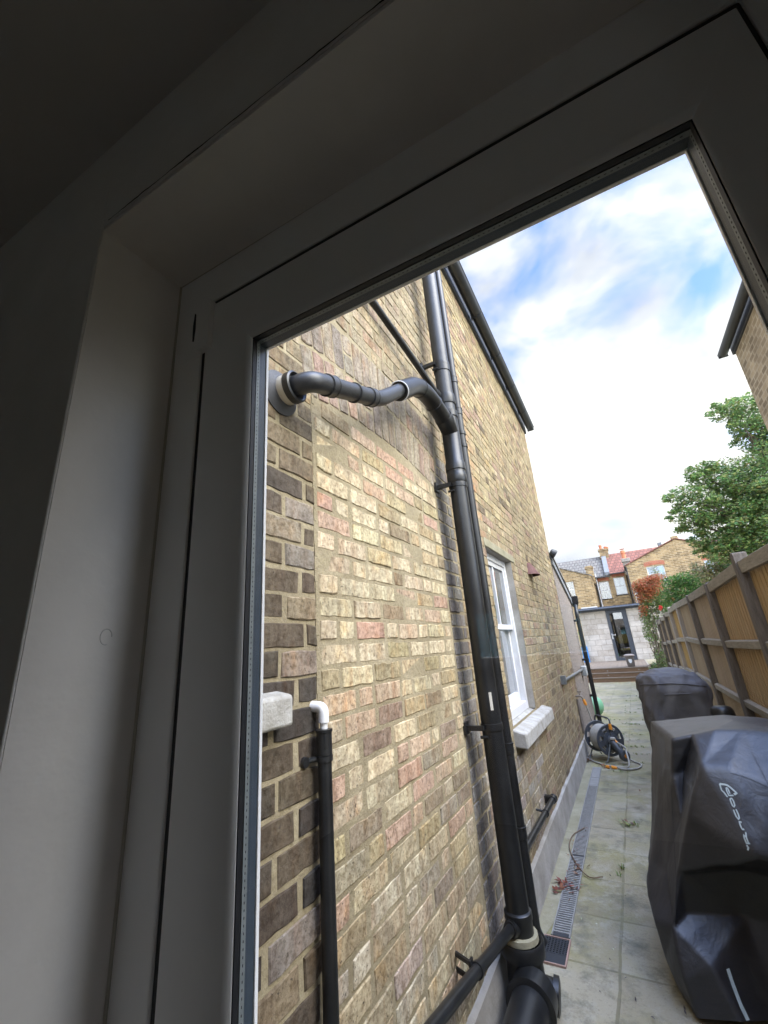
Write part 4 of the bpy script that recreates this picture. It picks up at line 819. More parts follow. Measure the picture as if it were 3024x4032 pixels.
# the far barbecue
FR = []
def ring12(cx, cy, hx, hy, z, sk=0):
    o = []
    for k in range(14):
        a = 2 * math.pi * k / 14 + .2; e = .55
        c, s_ = math.cos(a), math.sin(a); o.append((cx + hx * math.copysign(abs(c) ** e, c), cy + hy * math.copysign(abs(s_) ** e, s_), z + sk * math.copysign(abs(c) ** e, c)))
    return o
FR = [ring12(.31, 6.30, .13, .12, -.455), ring12(.32, 6.30, .23, .24, -.50, -.01), ring12(.325, 6.30, .32, .30, -.585, -.035), ring12(.325, 6.30, .335, .32, -.67, -.0), ring12(.325, 6.30, .32, .30, -.80), ring12(.325, 6.30, .33, .30, -1.0), ring12(.325, 6.3, .32, .30, -1.25), ring12(.325, 6.3, .33, .30, -1.5), ring12(.325, 6.3, .34, .31, -1.618)]
cov2, bvh = cloth('covered_barbecue', FR, 'faded_cover', None, 1, .045, 9, (.31, 6.30, -.445), 4.5)
tag(cov2, 'far barbecue with domed lid under a faded grey black cover', 'barbecue')
def onto2(x, z, lift=.006): 
    h = bvh.ray_cast(Vector((x, 4.0, z)), Vector((0, 1, 0))); return (h[0] + Vector((0, -lift, 0))) if h[0] else None
for nm, pts_ in (('seam', [(-.0 + i * .028, -.60 + .03 * math.sin(i / 23 * math.pi) + (-.0011 * i)) for i in range(24)]), ('pocket_flap', [(.22 + i * .02, -.695 + .0006 * i) for i in range(14)])):
    P = [onto2(*p) for p in pts_]; P = [p for p in P if p]; v = MB(); v.tube(P, .006, 6); v.build(nm, 'faded_cover', cov2, smooth=True)
dr = thing('lidded_drum', 'small black drum with shiny rounded lid between the barbecues and the fence', 'drum', (.66, 5.60, GZ))
v = MB(); v.lathe((.66, 5.60, 0), (0, 0, 1), [(GZ, .085), (-.86, .09)], 24); v.build('body', 'black_pvc', dr, smooth=True)
v = MB(); v.lathe((.66, 5.60, 0), (0, 0, 1), [(-.865, .098), (-.84, .10), (-.80, .096), (-.775, .08), (-.765, .05), (-.762, .01)], 24); v.build('lid', 'black_pvc', dr, smooth=True)

# ================================================================== HOSE REEL
A = Vector((.60, -.80, -.03)).normalized(); C0 = Vector((-.59, 7.12, GZ + .262)); U = Vector((0, 0, 1)); U = (U - A * U.dot(A)).normalized(); Vv = A.cross(U)
reel = thing('hose_reel', 'grey hose reel with orange fittings standing on the paving', 'hose reel', (-.60, 7.12, GZ))
def dpt(a, u, w_): return C0 + A * a + U * u + Vv * w_
def flange(a, solid):
    v = MB()
    def arc(r, h): return [dpt(a + h, r * math.cos(2 * math.pi * k / 36), r * math.sin(2 * math.pi * k / 36)) for k in range(36)]
    rings = [arc(.195, -.008), arc(.2, 0), arc(.195, .008), arc(.165, .006), arc(.165, -.006)]
    for k in range(5):
        r1, r2 = rings[k], rings[(k + 1) % 5]; v.add(r1 + r2, [(i, (i + 1) % 36, 36 + (i + 1) % 36, 36 + i) for i in range(36)])
    rings = [arc(.105, -.006), arc(.105, .008), arc(.06, .018), arc(.06, -.006)]
    for k in range(4):
        r1, r2 = rings[k], rings[(k + 1) % 4]; v.add(r1 + r2, [(i, (i + 1) % 36, 36 + (i + 1) % 36, 36 + i) for i in range(36)])
    c1, c2 = arc(.061, .015), arc(.061, -.004); v.add(c1, [tuple(range(36))]); v.add(c2, [tuple(range(35, -1, -1))])
    for k in range(7):
        a0 = 2 * math.pi * k / 7; w_ = .26
        P = [dpt(a + h, r * math.cos(a0 + d), r * math.sin(a0 + d)) for h in (-.005, .006) for r, d in ((.10, -w_ * 1.2), (.10, w_ * 1.2), (.17, w_ * .8), (.17, -w_ * .8))]
        v.add(P, [(0, 1, 2, 3), (7, 6, 5, 4), (0, 4, 5, 1), (1, 5, 6, 2), (2, 6, 7, 3), (3, 7, 4, 0)])
    return v.build('flange', 'reel', reel, smooth=True, angle=30)
flange(-.14, 0); flange(.14, 1)
v = MB(); v.tube([dpt(-.13, 0, 0), dpt(.13, 0, 0)], .10, 28)
for k in range(9):
    for lay, r in ((0, .135), (1, .158)):
        if lay and k in (0, 8): continue
        aa = -.115 + k * .0288 + lay * .012
        v.tube([dpt(aa + .010 * math.sin(i * .17), r * math.cos(2 * math.pi * i / 32), r * math.sin(2 * math.pi * i / 32)) for i in range(32)], .0125, 8, closed=True)
v.build('wound_hose', 'hose', reel, smooth=True)
v = MB(); v.lathe(dpt(.145, 0, 0), A, [(0, .065), (.03, .06), (.04, .045), (.05, .02)], 22); v.build('hub', 'reel', reel, smooth=True)
v = MB(); q = dpt(.20, .005, 0); v.box(q.x - .03, q.y - .02, q.z + .012, q.x + .03, q.y + .01, q.z + .04); v.build('maker_plate', 'cream_pvc', reel, bevel=.005)
v = MB(); v.tube(fillet([dpt(.165, 0, .02), dpt(.19, -.22, .12), dpt(.17, -.275, .17), dpt(-.17, -.275, .17), dpt(-.19, -.22, .12), dpt(-.165, 0, .02)], .05), .0095, 10)
v.tube(fillet([dpt(.165, 0, -.02), dpt(.19, -.22, -.15), dpt(.17, -.275, -.20), dpt(-.17, -.275, -.20), dpt(-.19, -.22, -.15), dpt(-.165, 0, -.02)], .05), .0095, 10); v.build('frame', 'tube_grey', reel, smooth=True)
v = MB(); v.tube(fillet([dpt(.165, .03, 0), dpt(.17, .27, -.03), dpt(-.17, .27, -.03), dpt(-.165, .03, 0)], .06), .010, 10); v.build('carry_handle', 'reel', reel, smooth=True)
v = MB(); q = dpt(.172, .17, -.015); v.tube([q - U * .035, q + U * .035], .022, 6); v.build('locking_clip', 'orange', reel)
HX = Vector((-.375, 6.90, GZ + .10)); v = MB(); v.tube([dpt(.18, -.02, 0), HX], [.05, .035], 12); v.lathe(HX, A, [(-.025, .055), (-.02, .065), (.03, .065), (.035, .055)], 20); v.build('crank', 'reel', reel, smooth=True)
v = MB(); v.lathe(HX + A * .035, A, [(0, .022), (.012, .02)], 14); v.build('crank_knob', 'orange', reel, smooth=True)
v = MB(); v.tube([dpt(.19, 0, -.015), dpt(.235, -.015, -.03)], [.022, .016], 12); v.build('inlet_connector', 'orange', reel, smooth=True)
def spline(pts, n=10):
    P = [Vector(p) for p in pts]; P = [2 * P[0] - P[1]] + P + [2 * P[-1] - P[-2]]; o = []
    for i in range(1, len(P) - 2):
        for k in range(n):
            t_ = k / n; a, b2, c, d = P[i - 1:i + 3]
            o.append(.5 * ((2 * b2) + (c - a) * t_ + (2 * a - 5 * b2 + 4 * c - d) * t_ ** 2 + (3 * b2 - a - 3 * c + d) * t_ ** 3))
    o.append(P[-2]); return o
HG = GZ + .014; c_ = dpt(.235, -.015, -.03)
v = MB(); v.tube(spline([c_, c_ + Vector((.07, -.08, -.03)), (-.34, 6.85, GZ + .16), (-.34, 6.66, HG + .02), (-.50, 6.70, HG), (-.72, 6.86, HG), (-.86, 7.10, HG), (-.84, 7.26, HG)]), .0115, 10)
v.tube(spline([(-.46, 6.635, HG), (-.36, 6.60, HG), (-.24, 6.68, HG), (-.20, 6.85, HG), (-.27, 6.98, HG), (-.36, 7.06, HG + .03), (-.45, 7.1, HG + .1)]), .0115, 10); v.build('loose_hose', 'hose', reel, smooth=True)
v = MB(); v.tube([(-.60, 6.665, HG + .004), (-.565, 6.655, HG + .004), (-.56, 6.655, HG + .004)], [.014, .02, .02], 10); v.tube([(-.535, 6.65, HG + .004), (-.53, 6.65, HG + .004), (-.475, 6.637, HG + .002)], [.02, .021, .014], 10); v.build('hose_coupling', 'orange', reel, smooth=True)

# ================================================================== DRAINS
ch = thing('drain_channel', 'long narrow galvanised drain channel set in the paving beside the wall', 'drain', (-.706, 4.9, GZ))
v = MB(); v.box(-.757, 3.085, GZ - .02, -.750, 6.66, GZ + .011); v.box(-.662, 3.085, GZ - .02, -.655, 6.66, GZ + .011); v.build('edge_frame', 'steel', ch)
v = MB(); y = 3.10
while y < 5.86:
    if abs(((y - 3.1) % 1.0)) > .012: v.box(-.7485, y, GZ - .004, -.6635, y + .0125, GZ + .0085)
    y += .0235
v.build('grate', 'steel', ch)
v = MB(); v.box(-.7485, 3.09, GZ + .0045, -.6635, 5.86, GZ + .0055); v.build('channel_floor', 'dark_void', ch)
v = MB(); v.box(-.7485, 5.87, GZ + .003, -.6635, 6.20, GZ + .009); v.box(-.7485, 6.205, GZ + .003, -.6635, 6.655, GZ + .009); v.build('cover_plate', 'steel', ch)
gr = thing('gully_grate', 'square black gully grate in a salmon frame at the end of the drain channel', 'drain', (-.72, 2.96, GZ))
v = MB(); xs = (-.795, -.648); ys = (2.845, 3.075)
v.box(xs[0], ys[0], GZ, xs[1], ys[0] + .008, GZ + .010); v.box(xs[0], ys[1] - .008, GZ, xs[1], ys[1], GZ + .010); v.box(xs[0], ys[0] + .008, GZ, xs[0] + .008, ys[1] - .008, GZ + .010); v.box(xs[1] - .008, ys[0] + .008, GZ, xs[1], ys[1] - .008, GZ + .010); v.build('edge_frame', 'salmon', gr)
v = MB(); v.box(xs[0] + .009, ys[0] + .009, GZ, xs[1] - .009, ys[1] - .009, GZ + .005); v.build('pit', 'dark_void', gr)
v = MB(); 
for k in range(8): x = xs[0] + .010 + k * .0165; v.box(x, 2.93, GZ + .0055, x + .006, ys[1] - .010, GZ + .009)
for k in range(9): y = 2.93 + k * .0155; v.box(xs[0] + .010, y, GZ + .0052, xs[1] - .010, y + .005, GZ + .0086)
v.box(xs[0] + .010, ys[0] + .010, GZ + .0052, xs[1] - .010, 2.928, GZ + .0088); v.build('grate', 'fascia', gr)
tw = MB(); tw.tube(spline([(-.697, 4.652, GZ + .016), (-.775, 4.45, GZ + .02), (-.778, 4.226, GZ + .016), (-.705, 3.968, GZ + .018), (-.605, 3.805, GZ + .012), (-.517, 3.835, GZ + .012)]), .0036, 8); tag(tw.build('dead_stem', 'twig', None, smooth=True), 'bent brown dead stem lying across the drain channel', 'twig')

# ================================================================== DECK AND GARDEN OFFICE
DZ = GZ + .45
deck = thing('wooden_deck', 'low timber deck with two wooden steps in front of the white garden office', 'deck', (-.5, 20, GZ))
v = MB(); x = -2.7
while x < .40:
    v.box(x, 18.02, DZ - .03, x + .137, 22.45, DZ); x += .142
v.build('deck_boards', 'deck', deck)
for k, (yf, zt) in enumerate(((18.0, DZ - .003), (17.85, DZ - .15), (17.70, DZ - .30))):
    v = MB(); v.box(-2.7, yf + .012, GZ if k == 2 else zt - .16, .40, yf + .03, zt - .032); v.build('riser', 'riser', deck)
    v = MB(); v.box(-2.71, yf, zt - .03, .415, yf + (.02 if k == 0 else .15), zt); v.build('step_tread', 'deck', deck, bevel=.004)
    for xx in (-.9, .1):
        if k < 2: v = MB(); v.lathe((xx, yf + .012, zt - .09), (0, -1, 0), [(0, .022), (.006, .02)], 12); v.build('deck_light', 'steel', deck)
v = MB(); v.box(.42, 18.02, GZ, .46, 22.4, DZ + .01); v.box(.40, 17.98, GZ, .48, 18.06, DZ + .05); v.build('side_board', 'rail', deck)
off = thing('garden_office', 'white painted block garden office with dark glazed door and flat roof', 'garden office', (0, 24, DZ))
OY, OZ, OX0, OX1 = 22.4, 1.03, -1.77, 3.2; DX0, DX1, DT = -.66, .195, .99
v = MB(); v.box(OX0, OY, DZ, DX0, OY + .2, OZ); v.box(DX1, OY, DZ, OX1, OY + .2, OZ); v.box(OX0, OY + .2, DZ, OX0 + .2, OY + 4, OZ); v.box(OX1 - .2, OY + .2, DZ, OX1, OY + 4, OZ); v.box(OX0 + .2, OY + 3.8, DZ, OX1 - .2, OY + 4, OZ); v.build('wall', 'white_block', off)
v = MB(); v.box(OX0 - .1, OY - .16, 1.10, OX1 + .1, OY + 4.1, 1.21); v.box(DX0, OY, DT + .002, DX1, OY + .2, OZ + .07); v.box(OX0 - .1, OY - .10, OZ + .002, OX1 + .1, OY + 4, 1.10); rf = v.build('roof', 'anthracite', off, bevel=.008)
v = MB(); v.tube([(OX0 - .12, OY - .2, 1.12), (OX1 + .1, OY - .2, 1.13)], .05, 12); v.build('gutter', 'anthracite', rf, smooth=True)
v = MB(); v.box(OX0 + .15, OY - .16, 1.211, -.95, OY + 1.2, 1.26); v.build('roof_edge_trim', 'white_paint', rf)
v = MB(); xz_ring(v, OY + .03, OY + .09, (DX0, DZ, DX1, DT), (DX0 + .13, DZ + .12, DX1 - .15, DT - .10)); v.box(DX1 - .20, OY + .02, DZ, DX1 - .15, OY + .10, DT); do_ = v.build('door', 'anthracite', off, bevel=.004)
v = MB(); v.box(DX0 + .12, OY + .055, DZ + .1, DX1 - .15, OY + .062, DT - .09); v.build('pane', 'far_glass', do_)
v = MB(); v.box(DX0 + .05, OY + .015, -.25, DX0 + .085, OY + .03, -.01); v.box(DX0 + .05, OY - .02, -.085, DX0 + .22, OY + .0, -.06); v.box(DX0 + .055, OY - .02, -.085, DX0 + .08, OY + .02, -.06); v.build('handle', 'white_paint', do_)
v = MB(); v.box(DX0 - .6, OY + 1.5, DZ, DX1 + .6, OY + 1.52, DT); v.build('inner_wall', 'dark_void', off)
chair = thing('yellow_chair', 'mustard yellow chair just visible behind the dark glass of the garden office door', 'chair', (-.15, OY + .7, DZ))
v = MB(); prf = [(-.32 + .17 + .30 * math.cos(a), -.28 + .20 * math.sin(a)) for a in [math.pi * k / 10 for k in range(11)]] + [(-.40, -.45), (.10, -.45)]
v.prism([(p[1], p[0]) for p in prf], 'y', OY + .62, OY + .70) if False else v.add([(p[0], OY + .62, p[1]) for p in prf] + [(p[0], OY + .72, p[1]) for p in prf], [tuple(range(len(prf))), tuple(range(2 * len(prf) - 1, len(prf) - 1, -1))] + [(i, (i + 1) % len(prf), len(prf) + (i + 1) % len(prf), len(prf) + i) for i in range(len(prf))])
v.build('backrest', 'yellow', chair, bevel=.02)
v = MB(); v.box(-.42, OY + .35, DZ + .40, .12, OY + .75, DZ + .50); v.build('seat', 'yellow', chair, bevel=.03)
for lx in (-.38, .06):
    for ly in (.40, .70): v = MB(); v.tube([(lx, OY + ly, DZ), (lx, OY + ly, DZ + .41)], .018, 8); v.build('leg', 'bark', chair)
bn = thing('food_caddy', 'small brown lidded caddy bin with white emblem on the deck', 'bin', (-.10, 18.3, DZ))
v = MB(); v.tube([(-.10, 18.3, DZ), (-.10, 18.3, DZ + .36)], [.165, .205], 4); body = v.build('body', 'bin', bn, bevel=.02); 
v = MB(); v.box(-.27, 18.13, DZ + .36, .07, 18.47, DZ + .40); v.tube([(-.10, 18.3, DZ + .40), (-.10, 18.3, DZ + .425)], [.2, .14], 4); v.build('lid', 'bin_lid', bn, bevel=.01)
v = MB(); sh = [(-.05, .07), (.05, .07), (.055, 0), (.03, -.05), (0, -.075), (-.03, -.05), (-.055, 0)]
v.add([(-.10 + p[0], 18.3 - .158 + (.0) - (DZ + .2 + p[1] - DZ) * .055, DZ + .19 + p[1]) for p in sh] , [tuple(range(len(sh)))]); v.build('emblem', 'curtain', bn)
bl = MB(); bl.add([(-1.98, OY - .04, DZ), (-1.74, OY - .04, DZ), (-1.74, OY - .04, DZ + .66), (-1.78, OY - .04, DZ + .72), (-1.94, OY - .04, DZ + .72), (-1.98, OY - .04, DZ + .66)] + [(-1.98, OY - .09, DZ), (-1.74, OY - .09, DZ), (-1.74, OY - .09, DZ + .66), (-1.78, OY - .09, DZ + .72), (-1.94, OY - .09, DZ + .72), (-1.98, OY - .09, DZ + .66)], [(0, 1, 2, 3, 4, 5), (11, 10, 9, 8, 7, 6)] + [(i, (i + 1) % 6, 6 + (i + 1) % 6, 6 + i) for i in range(6)])
tag(bl.build('blue_board', 'blue', None, bevel=.008), 'bright blue plastic board leaning by the garden office behind the downpipe', 'board')
v = MB(); bpy.ops.mesh.primitive_uv_sphere_add(segments=32, ring_count=20, radius=.205, location=(-.955, 10.62, GZ + .2)); ob = bpy.context.object
ob.name = 'garden_ball'; ob.data.name = 'garden_ball'; ob.data.materials.append(M['green_ball']); ob.data.polygons.foreach_set('use_smooth', [True] * len(ob.data.polygons)); ob.scale = (1, 1, 1.03)
tag(ob, 'big round pale green ball on the paving half behind the downpipe', 'ball'); OFF[ob.name] = Vector()

# ================================================================== HOUSES BEHIND
def xz_box(mb, x0, x1, z0, z1, y0, y1): return mb.box(x0, y0, z0, x1, y1, z1)
def sash_window(parent, x0, x1, z0, z1, y, bars='sash', sill=True, curtain=False):
    v = MB(); f = .075; xz_ring(v, y - .02, y + .06, (x0, z0, x1, z1), (x0 + f, z0 + f, x1 - f, z1 - f)); zm = (z0 + z1) / 2; xm = (x0 + x1) / 2
    if bars == 'sash':
        v.box(x0 + f, y - .01, zm - .03, x1 - f, y + .05, zm + .03); v.box(xm - .018, y, z0 + f, xm + .018, y + .04, zm - .03); v.box(xm - .018, y, zm + .03, xm + .018, y + .04, z1 - f)
    elif bars == 'top': v.box(x0 + f, y - .01, zm - .03, x1 - f, y + .05, zm + .03); v.box(xm - .018, y, zm + .03, xm + .018, y + .04, z1 - f)
    else:
        zt = z1 - (z1 - z0) * .36; v.box(x0 + f, y - .01, zt - .04, x1 - f, y + .05, zt + .04); v.box(xm - .05, y - .01, z0 + f, xm + .05, y + .05, zt - .04); v.box(xm - .05, y - .01, zt + .04, xm + .05, y + .05, z1 - f)
    if sill: v.box(x0 - .1, y - .09, z0 - .10, x1 + .1, y + .06, z0)
    fr = v.build('window', 'white_paint', parent)
    v = MB(); v.box(x0 + f * .5, y + .02, z0 + f * .5, x1 - f * .5, y + .03, z1 - f * .5); v.build('pane', 'far_glass', fr)
    v = MB(); v.box(x0 + f * .5, y + (.10 if curtain else .22), z0 + f * .5, x1 - f * .5, y + (.12 if curtain else .24), z1 - f * .5); v.build('curtain' if curtain else 'room_behind', 'curtain' if curtain else 'dark_void', fr)
def wall_face(mb, poly, holes, y):
    # a gable polygon in x,z with rectangular openings, cut into slabs
    xs = sorted(set([p[0] for p in poly] + [h for r_ in holes for h in (r_[0], r_[1])]))
    def topz(x):
        for (xa, za), (xb, zb) in zip(poly, poly[1:]):
            if xa <= x <= xb: return za + (zb - za) * (x - xa) / (xb - xa)
        return poly[-1][1]
    for a, b2 in zip(xs, xs[1:]):
        if b2 - a < 1e-6: continue
        cuts = sorted([(r_[2], r_[3]) for r_ in holes if r_[0] < (a + b2) / 2 < r_[1]]); z = GZ
        for c0, c1 in cuts: mb.add([(a, y, z), (b2, y, z), (b2, y, c0), (a, y, c0)], [(0, 1, 2, 3)]); z = c1
        mb.add([(a, y, z), (b2, y, z), (b2, y, topz(b2)), (a, y, topz(a))], [(0, 1, 2, 3)])
    for x0, x1, z0, z1 in holes:
        mb.add([(x0, y, z0), (x1, y, z0), (x1, y, z1), (x0, y, z1), (x0, y + .25, z0), (x1, y + .25, z0), (x1, y + .25, z1), (x0, y + .25, z1)], [(0, 1, 5, 4), (1, 2, 6, 5), (2, 3, 7, 6), (3, 0, 4, 7)])
def side_wall(mb, x, y0, y1, zt): mb.add([(x, y0, GZ), (x, y1, GZ), (x, y1, zt), (x, y0, zt)], [(0, 1, 2, 3)])
def roof_slab(parent, quad, mat, t_=.12, name='roof'):
    v = MB(); n_ = (Vector(quad[1]) - Vector(quad[0])).cross(Vector(quad[3]) - Vector(quad[0])).normalized() * t_
    v.add(list(quad) + [tuple(Vector(p) - n_) for p in quad], [(0, 1, 2, 3), (7, 6, 5, 4), (0, 4, 5, 1), (1, 5, 6, 2), (2, 6, 7, 3), (3, 7, 4, 0)]); return v.build(name, mat, parent)
def arch(parent, x0, x1, z0, z1, y, mat='red_arch'):
    v = MB(); n = 8; P = [];
    for i in range(n + 1): x = x0 + (x1 - x0) * i / n; r_ = .10 * (1 - (2 * i / n - 1) ** 2); P.append((x, z0 + r_, z1 + r_))
    for i in range(n):
        a, b2 = P[i], P[i + 1]; v.add([(a[0], y - .012, a[1]), (b2[0], y - .012, b2[1]), (b2[0], y - .012, b2[2]), (a[0], y - .012, a[2]), (a[0], y + .1, a[1]), (b2[0], y + .1, b2[1])], [(0, 1, 2, 3), (0, 4, 5, 1)])
    v.build('brick_arch', mat, parent)
# left: rear wing of the grey roofed house
A_ = thing('terraced_house', 'yellow brick terraced house with grey tiled roof behind the garden office', 'house', (-4, 47, GZ))
v = MB(); wall_face(v, [(-9, 8.4), (-4.6, 6.6), (-1.78, 5.50)], [(-4.37, -3.50, 3.62, 5.12)], 45.0); v.add([(-9, 45.01, GZ), (-1.78, 45.01, GZ), (-1.78, 48, GZ)], [(0, 1, 2)]); v.build('wall', 'far_brick_xz', A_)
v = MB(); side_wall(v, -1.78, 45, 48.0, 5.5); v.build('side_wall', 'far_brick_yz', A_)
sash_window(A_, -4.37, -3.50, 3.62, 5.12, 45.09); arch(A_, -4.5, -3.4, 5.13, 5.42, 45.0, 'far_brick_xz')
v = MB(); wall_face(v, [(-1.78, 5.6), (-.30, 5.6)], [(-1.38, -.48, 3.32, 5.04)], 48.0); v.build('rear_wall', 'far_brick_xz', A_); sash_window(A_, -1.38, -.48, 3.32, 5.04, 48.09); arch(A_, -1.5, -.36, 5.06, 5.40, 48.0)
roof_slab(A_, [(-12, 47.75, 5.52), (-.62, 47.75, 5.52), (-.62, 52.6, 8.3), (-12, 52.6, 8.3)], 'slate_tile')
roof_slab(A_, [(-9, 44.9, 8.5), (-1.70, 44.9, 5.5), (-1.70, 49, 5.5), (-9, 49, 8.5)], 'slate_tile', .10, 'wing_roof')
v = MB(); v.box(-2.22, 46.2, 4.8, -1.55, 46.8, 6.30); v.box(-2.28, 46.14, 6.30, -1.49, 46.86, 6.44); v.box(-2.2, 46.25, 6.44, -1.6, 46.75, 6.56); v.build('chimney', 'far_brick_xz', A_)
v = MB(); v.box(-.72, 51.7, 5.5, .16, 52.7, 8.80); v.box(-.80, 51.62, 8.80, .24, 52.78, 8.98); cm = v.build('chimney', 'far_brick_xz', A_)
for xx, hh in ((-.48, .55), (-.02, .30), (.14, .24)):
    v = MB(); v.lathe((xx, 52.2, 8.98), (0, 0, 1), [(0, .17), (hh * .7, .14), (hh * .72, .18), (hh, .16), (hh - .02, .1)], 12); v.build('chimney_pot', 'pot', cm, smooth=True)
v = MB(); v.add([(-.62, 47.8, 5.60), (-.18, 47.8, 5.60), (-.18, 52.0, 8.1), (-.62, 52.0, 8.1), (-.62, 47.8, 5.92), (-.18, 47.8, 5.92), (-.18, 52.0, 8.35), (-.62, 52.0, 8.35)], [(0, 1, 5, 4), (1, 2, 6, 5), (4, 5, 6, 7), (3, 0, 4, 7)]); v.build('party_parapet', 'lead', A_)
v = MB(); v.tube(fillet([(-1.85, 44.93, 5.5), (-1.70, 46.9, 4.9), (-1.62, 47.9, 4.6), (-1.62, 47.9, GZ)], .2), .055, 10); v.build('downpipe', 'fascia', A_, smooth=True)
v = MB(); v.tube([(-1.50, 47.9, 5.9), (-1.50, 47.9, GZ)], .06, 10); v.build('vent_pipe', 'white_pvc', A_, smooth=True)
v = MB(); v.box(-1.8, 47.62, 5.42, -.2, 47.74, 5.52); v.build('gutter', 'fascia', A_)
# middle and right: red roofed house with the gabled rear wing
B_ = thing('terraced_house', 'gabled yellow brick terraced house with red tiled roof and red brick window arches', 'house', (5, 47, GZ))
v = MB(); wall_face(v, [(-.30, 5.72), (1.26, 5.72)], [(.0, .98, 3.58, 5.28)], 48.0); v.build('rear_wall', 'far_brick_xz', B_); sash_window(B_, .0, .98, 3.58, 5.28, 48.09, 'top', True, True); arch(B_, -.08, 1.06, 5.30, 5.58, 48.0)
roof_slab(B_, [(-.18, 47.75, 5.72), (16, 47.75, 5.72), (16, 52.6, 8.42), (-.18, 52.6, 8.42)], 'red_tile')
H4 = (2.86, 4.24, 4.15, 5.52); H5 = (7.2, 8.48, 4.28, 5.42)
v = MB(); wall_face(v, [(1.26, 5.88), (5.58, 7.62), (9.4, 6.2), (10.4, 5.8)], [H4, H5, (1.45, 1.95, 2.2, 3.6)], 45.0); v.build('wall', 'far_brick_xz', B_)
v = MB(); side_wall(v, 1.26, 45, 48.0, 5.9); side_wall(v, 10.4, 45, 48, 5.8); v.build('side_wall', 'far_brick_yz', B_)
sash_window(B_, *H4, 45.09, 'top', True, True); arch(B_, H4[0] - .12, H4[1] + .12, H4[3] + .03, H4[3] + .40, 45.0)
sash_window(B_, *H5, 45.09, 'casement', True); v = MB(); v.box(H5[0] - .1, 44.985, H5[3] + .02, H5[1] + .1, 45.05, H5[3] + .36); v.build('brick_arch', 'red_arch', B_)
sash_window(B_, 1.45, 1.95, 2.2, 3.6, 45.09, 'top', True)
roof_slab(B_, [(1.16, 44.9, 5.86), (5.58, 44.9, 7.68), (5.58, 50, 7.68), (1.16, 50, 5.86)], 'red_tile', -.08, 'wing_roof'); roof_slab(B_, [(5.58, 44.9, 7.68), (10.5, 44.9, 5.78), (10.5, 50, 5.78), (5.58, 50, 7.68)], 'red_tile', -.08, 'wing_roof')
v = MB(); v.box(5.4, 45.1, 7.6, 5.9, 45.7, 7.95); v.build('ridge_cap', 'far_brick_xz', B_)
v = MB(); v.box(1.15, 46.3, 5.2, 1.75, 46.9, 6.45); v.box(1.08, 46.22, 6.45, 1.82, 46.98, 6.80); cm = v.build('chimney', 'concrete', B_, bevel=.03)
v = MB(); v.lathe((1.38, 46.6, 6.8), (0, 0, 1), [(0, .2), (.5, .17), (.55, .22), (.8, .2), (.78, .12)], 14); v.tube([(1.38, 46.6, 7.6), (1.38, 46.6, 7.75)], .02, 6); v.box(1.18, 46.4, 7.75, 1.58, 46.8, 7.78); v.build('chimney_pot', 'pot', cm, smooth=True)
v = MB(); v.box(4.35, 46, 6.9, 4.65, 46.5, 7.75); v.build('vent_stack', 'lead', B_)
v = MB(); v.tube(fillet([(1.22, 44.93, 5.85), (1.22, 46.5, 5.6), (1.18, 47.9, 4.8), (1.18, 47.9, GZ)], .2), .055, 10); v.tube([(1.28, 44.93, 5.8), (1.28, 44.93, GZ)], .05, 8); v.build('downpipe', 'fascia', B_, smooth=True)
v = MB(); v.box(-.3, 47.62, 5.62, 1.3, 47.74, 5.72); v.build('gutter', 'fascia', B_)
# neighbour's wing over the fence; unseen near end cut short to let light in
NX = 2.32
nb = thing('neighbour_house', 'tall yellow brick side wall with black gutter beyond the fence', 'house', (NX, 4, GZ))
v = MB(); v.add([(NX, 4.6, GZ), (NX, 7.2, GZ), (NX, 7.2, 3.95), (NX, 4.6, 3.95)], [(3, 2, 1, 0)]); v.add([(NX, 7.2, GZ), (NX + 3, 7.2, GZ), (NX + 3, 7.2, 3.95), (NX, 7.2, 3.95)], [(3, 2, 1, 0)]); v.add([(NX, 4.6, GZ), (NX + 3, 4.6, GZ), (NX + 3, 4.6, 3.95), (NX, 4.6, 3.95)], [(0, 1, 2, 3)]); v.build('wall', 'near_brick_yz', nb)
v = MB(); v.add([(NX, 4.6, GZ), (NX + 3, 4.6, GZ), (NX + 3, 4.6, 3.95), (NX, 4.6, 3.95)], [(0, 1, 2, 3)]) if False else None; v.box(NX - .03, 4.6, 3.82, NX + .03, 7.23, 4.02); v.build('fascia', 'fascia', nb, bevel=.005)
v = MB(); gx, gz_ = NX - .115, 3.93; A1 = [math.pi + i * math.pi / 12 for i in range(13)]
prof = [(gx + Gr * math.cos(a), gz_ + Gr * math.sin(a)) for a in A1] + [(gx + (Gr - .004) * math.cos(a), gz_ + (Gr - .004) * math.sin(a)) for a in A1[::-1]]; n = len(prof)
v.add([(p[0], 4.55, p[1]) for p in prof] + [(p[0], 7.30, p[1]) for p in prof], [(i, (i + 1) % n, n + (i + 1) % n, n + i) for i in range(n)] + [tuple(range(n)), tuple(range(2 * n - 1, n - 1, -1))]); v.box(gx - .06, 7.295, gz_ - .065, gx + .06, 7.302, gz_); v.build('gutter', 'fascia', nb, smooth=True)
roof_slab(nb, [(NX - .06, 4.55, 4.03), (NX - .06, 7.25, 4.03), (NX + 3.5, 7.25, 6.2), (NX + 3.5, 4.55, 6.2)], 'slate_tile', -.03)

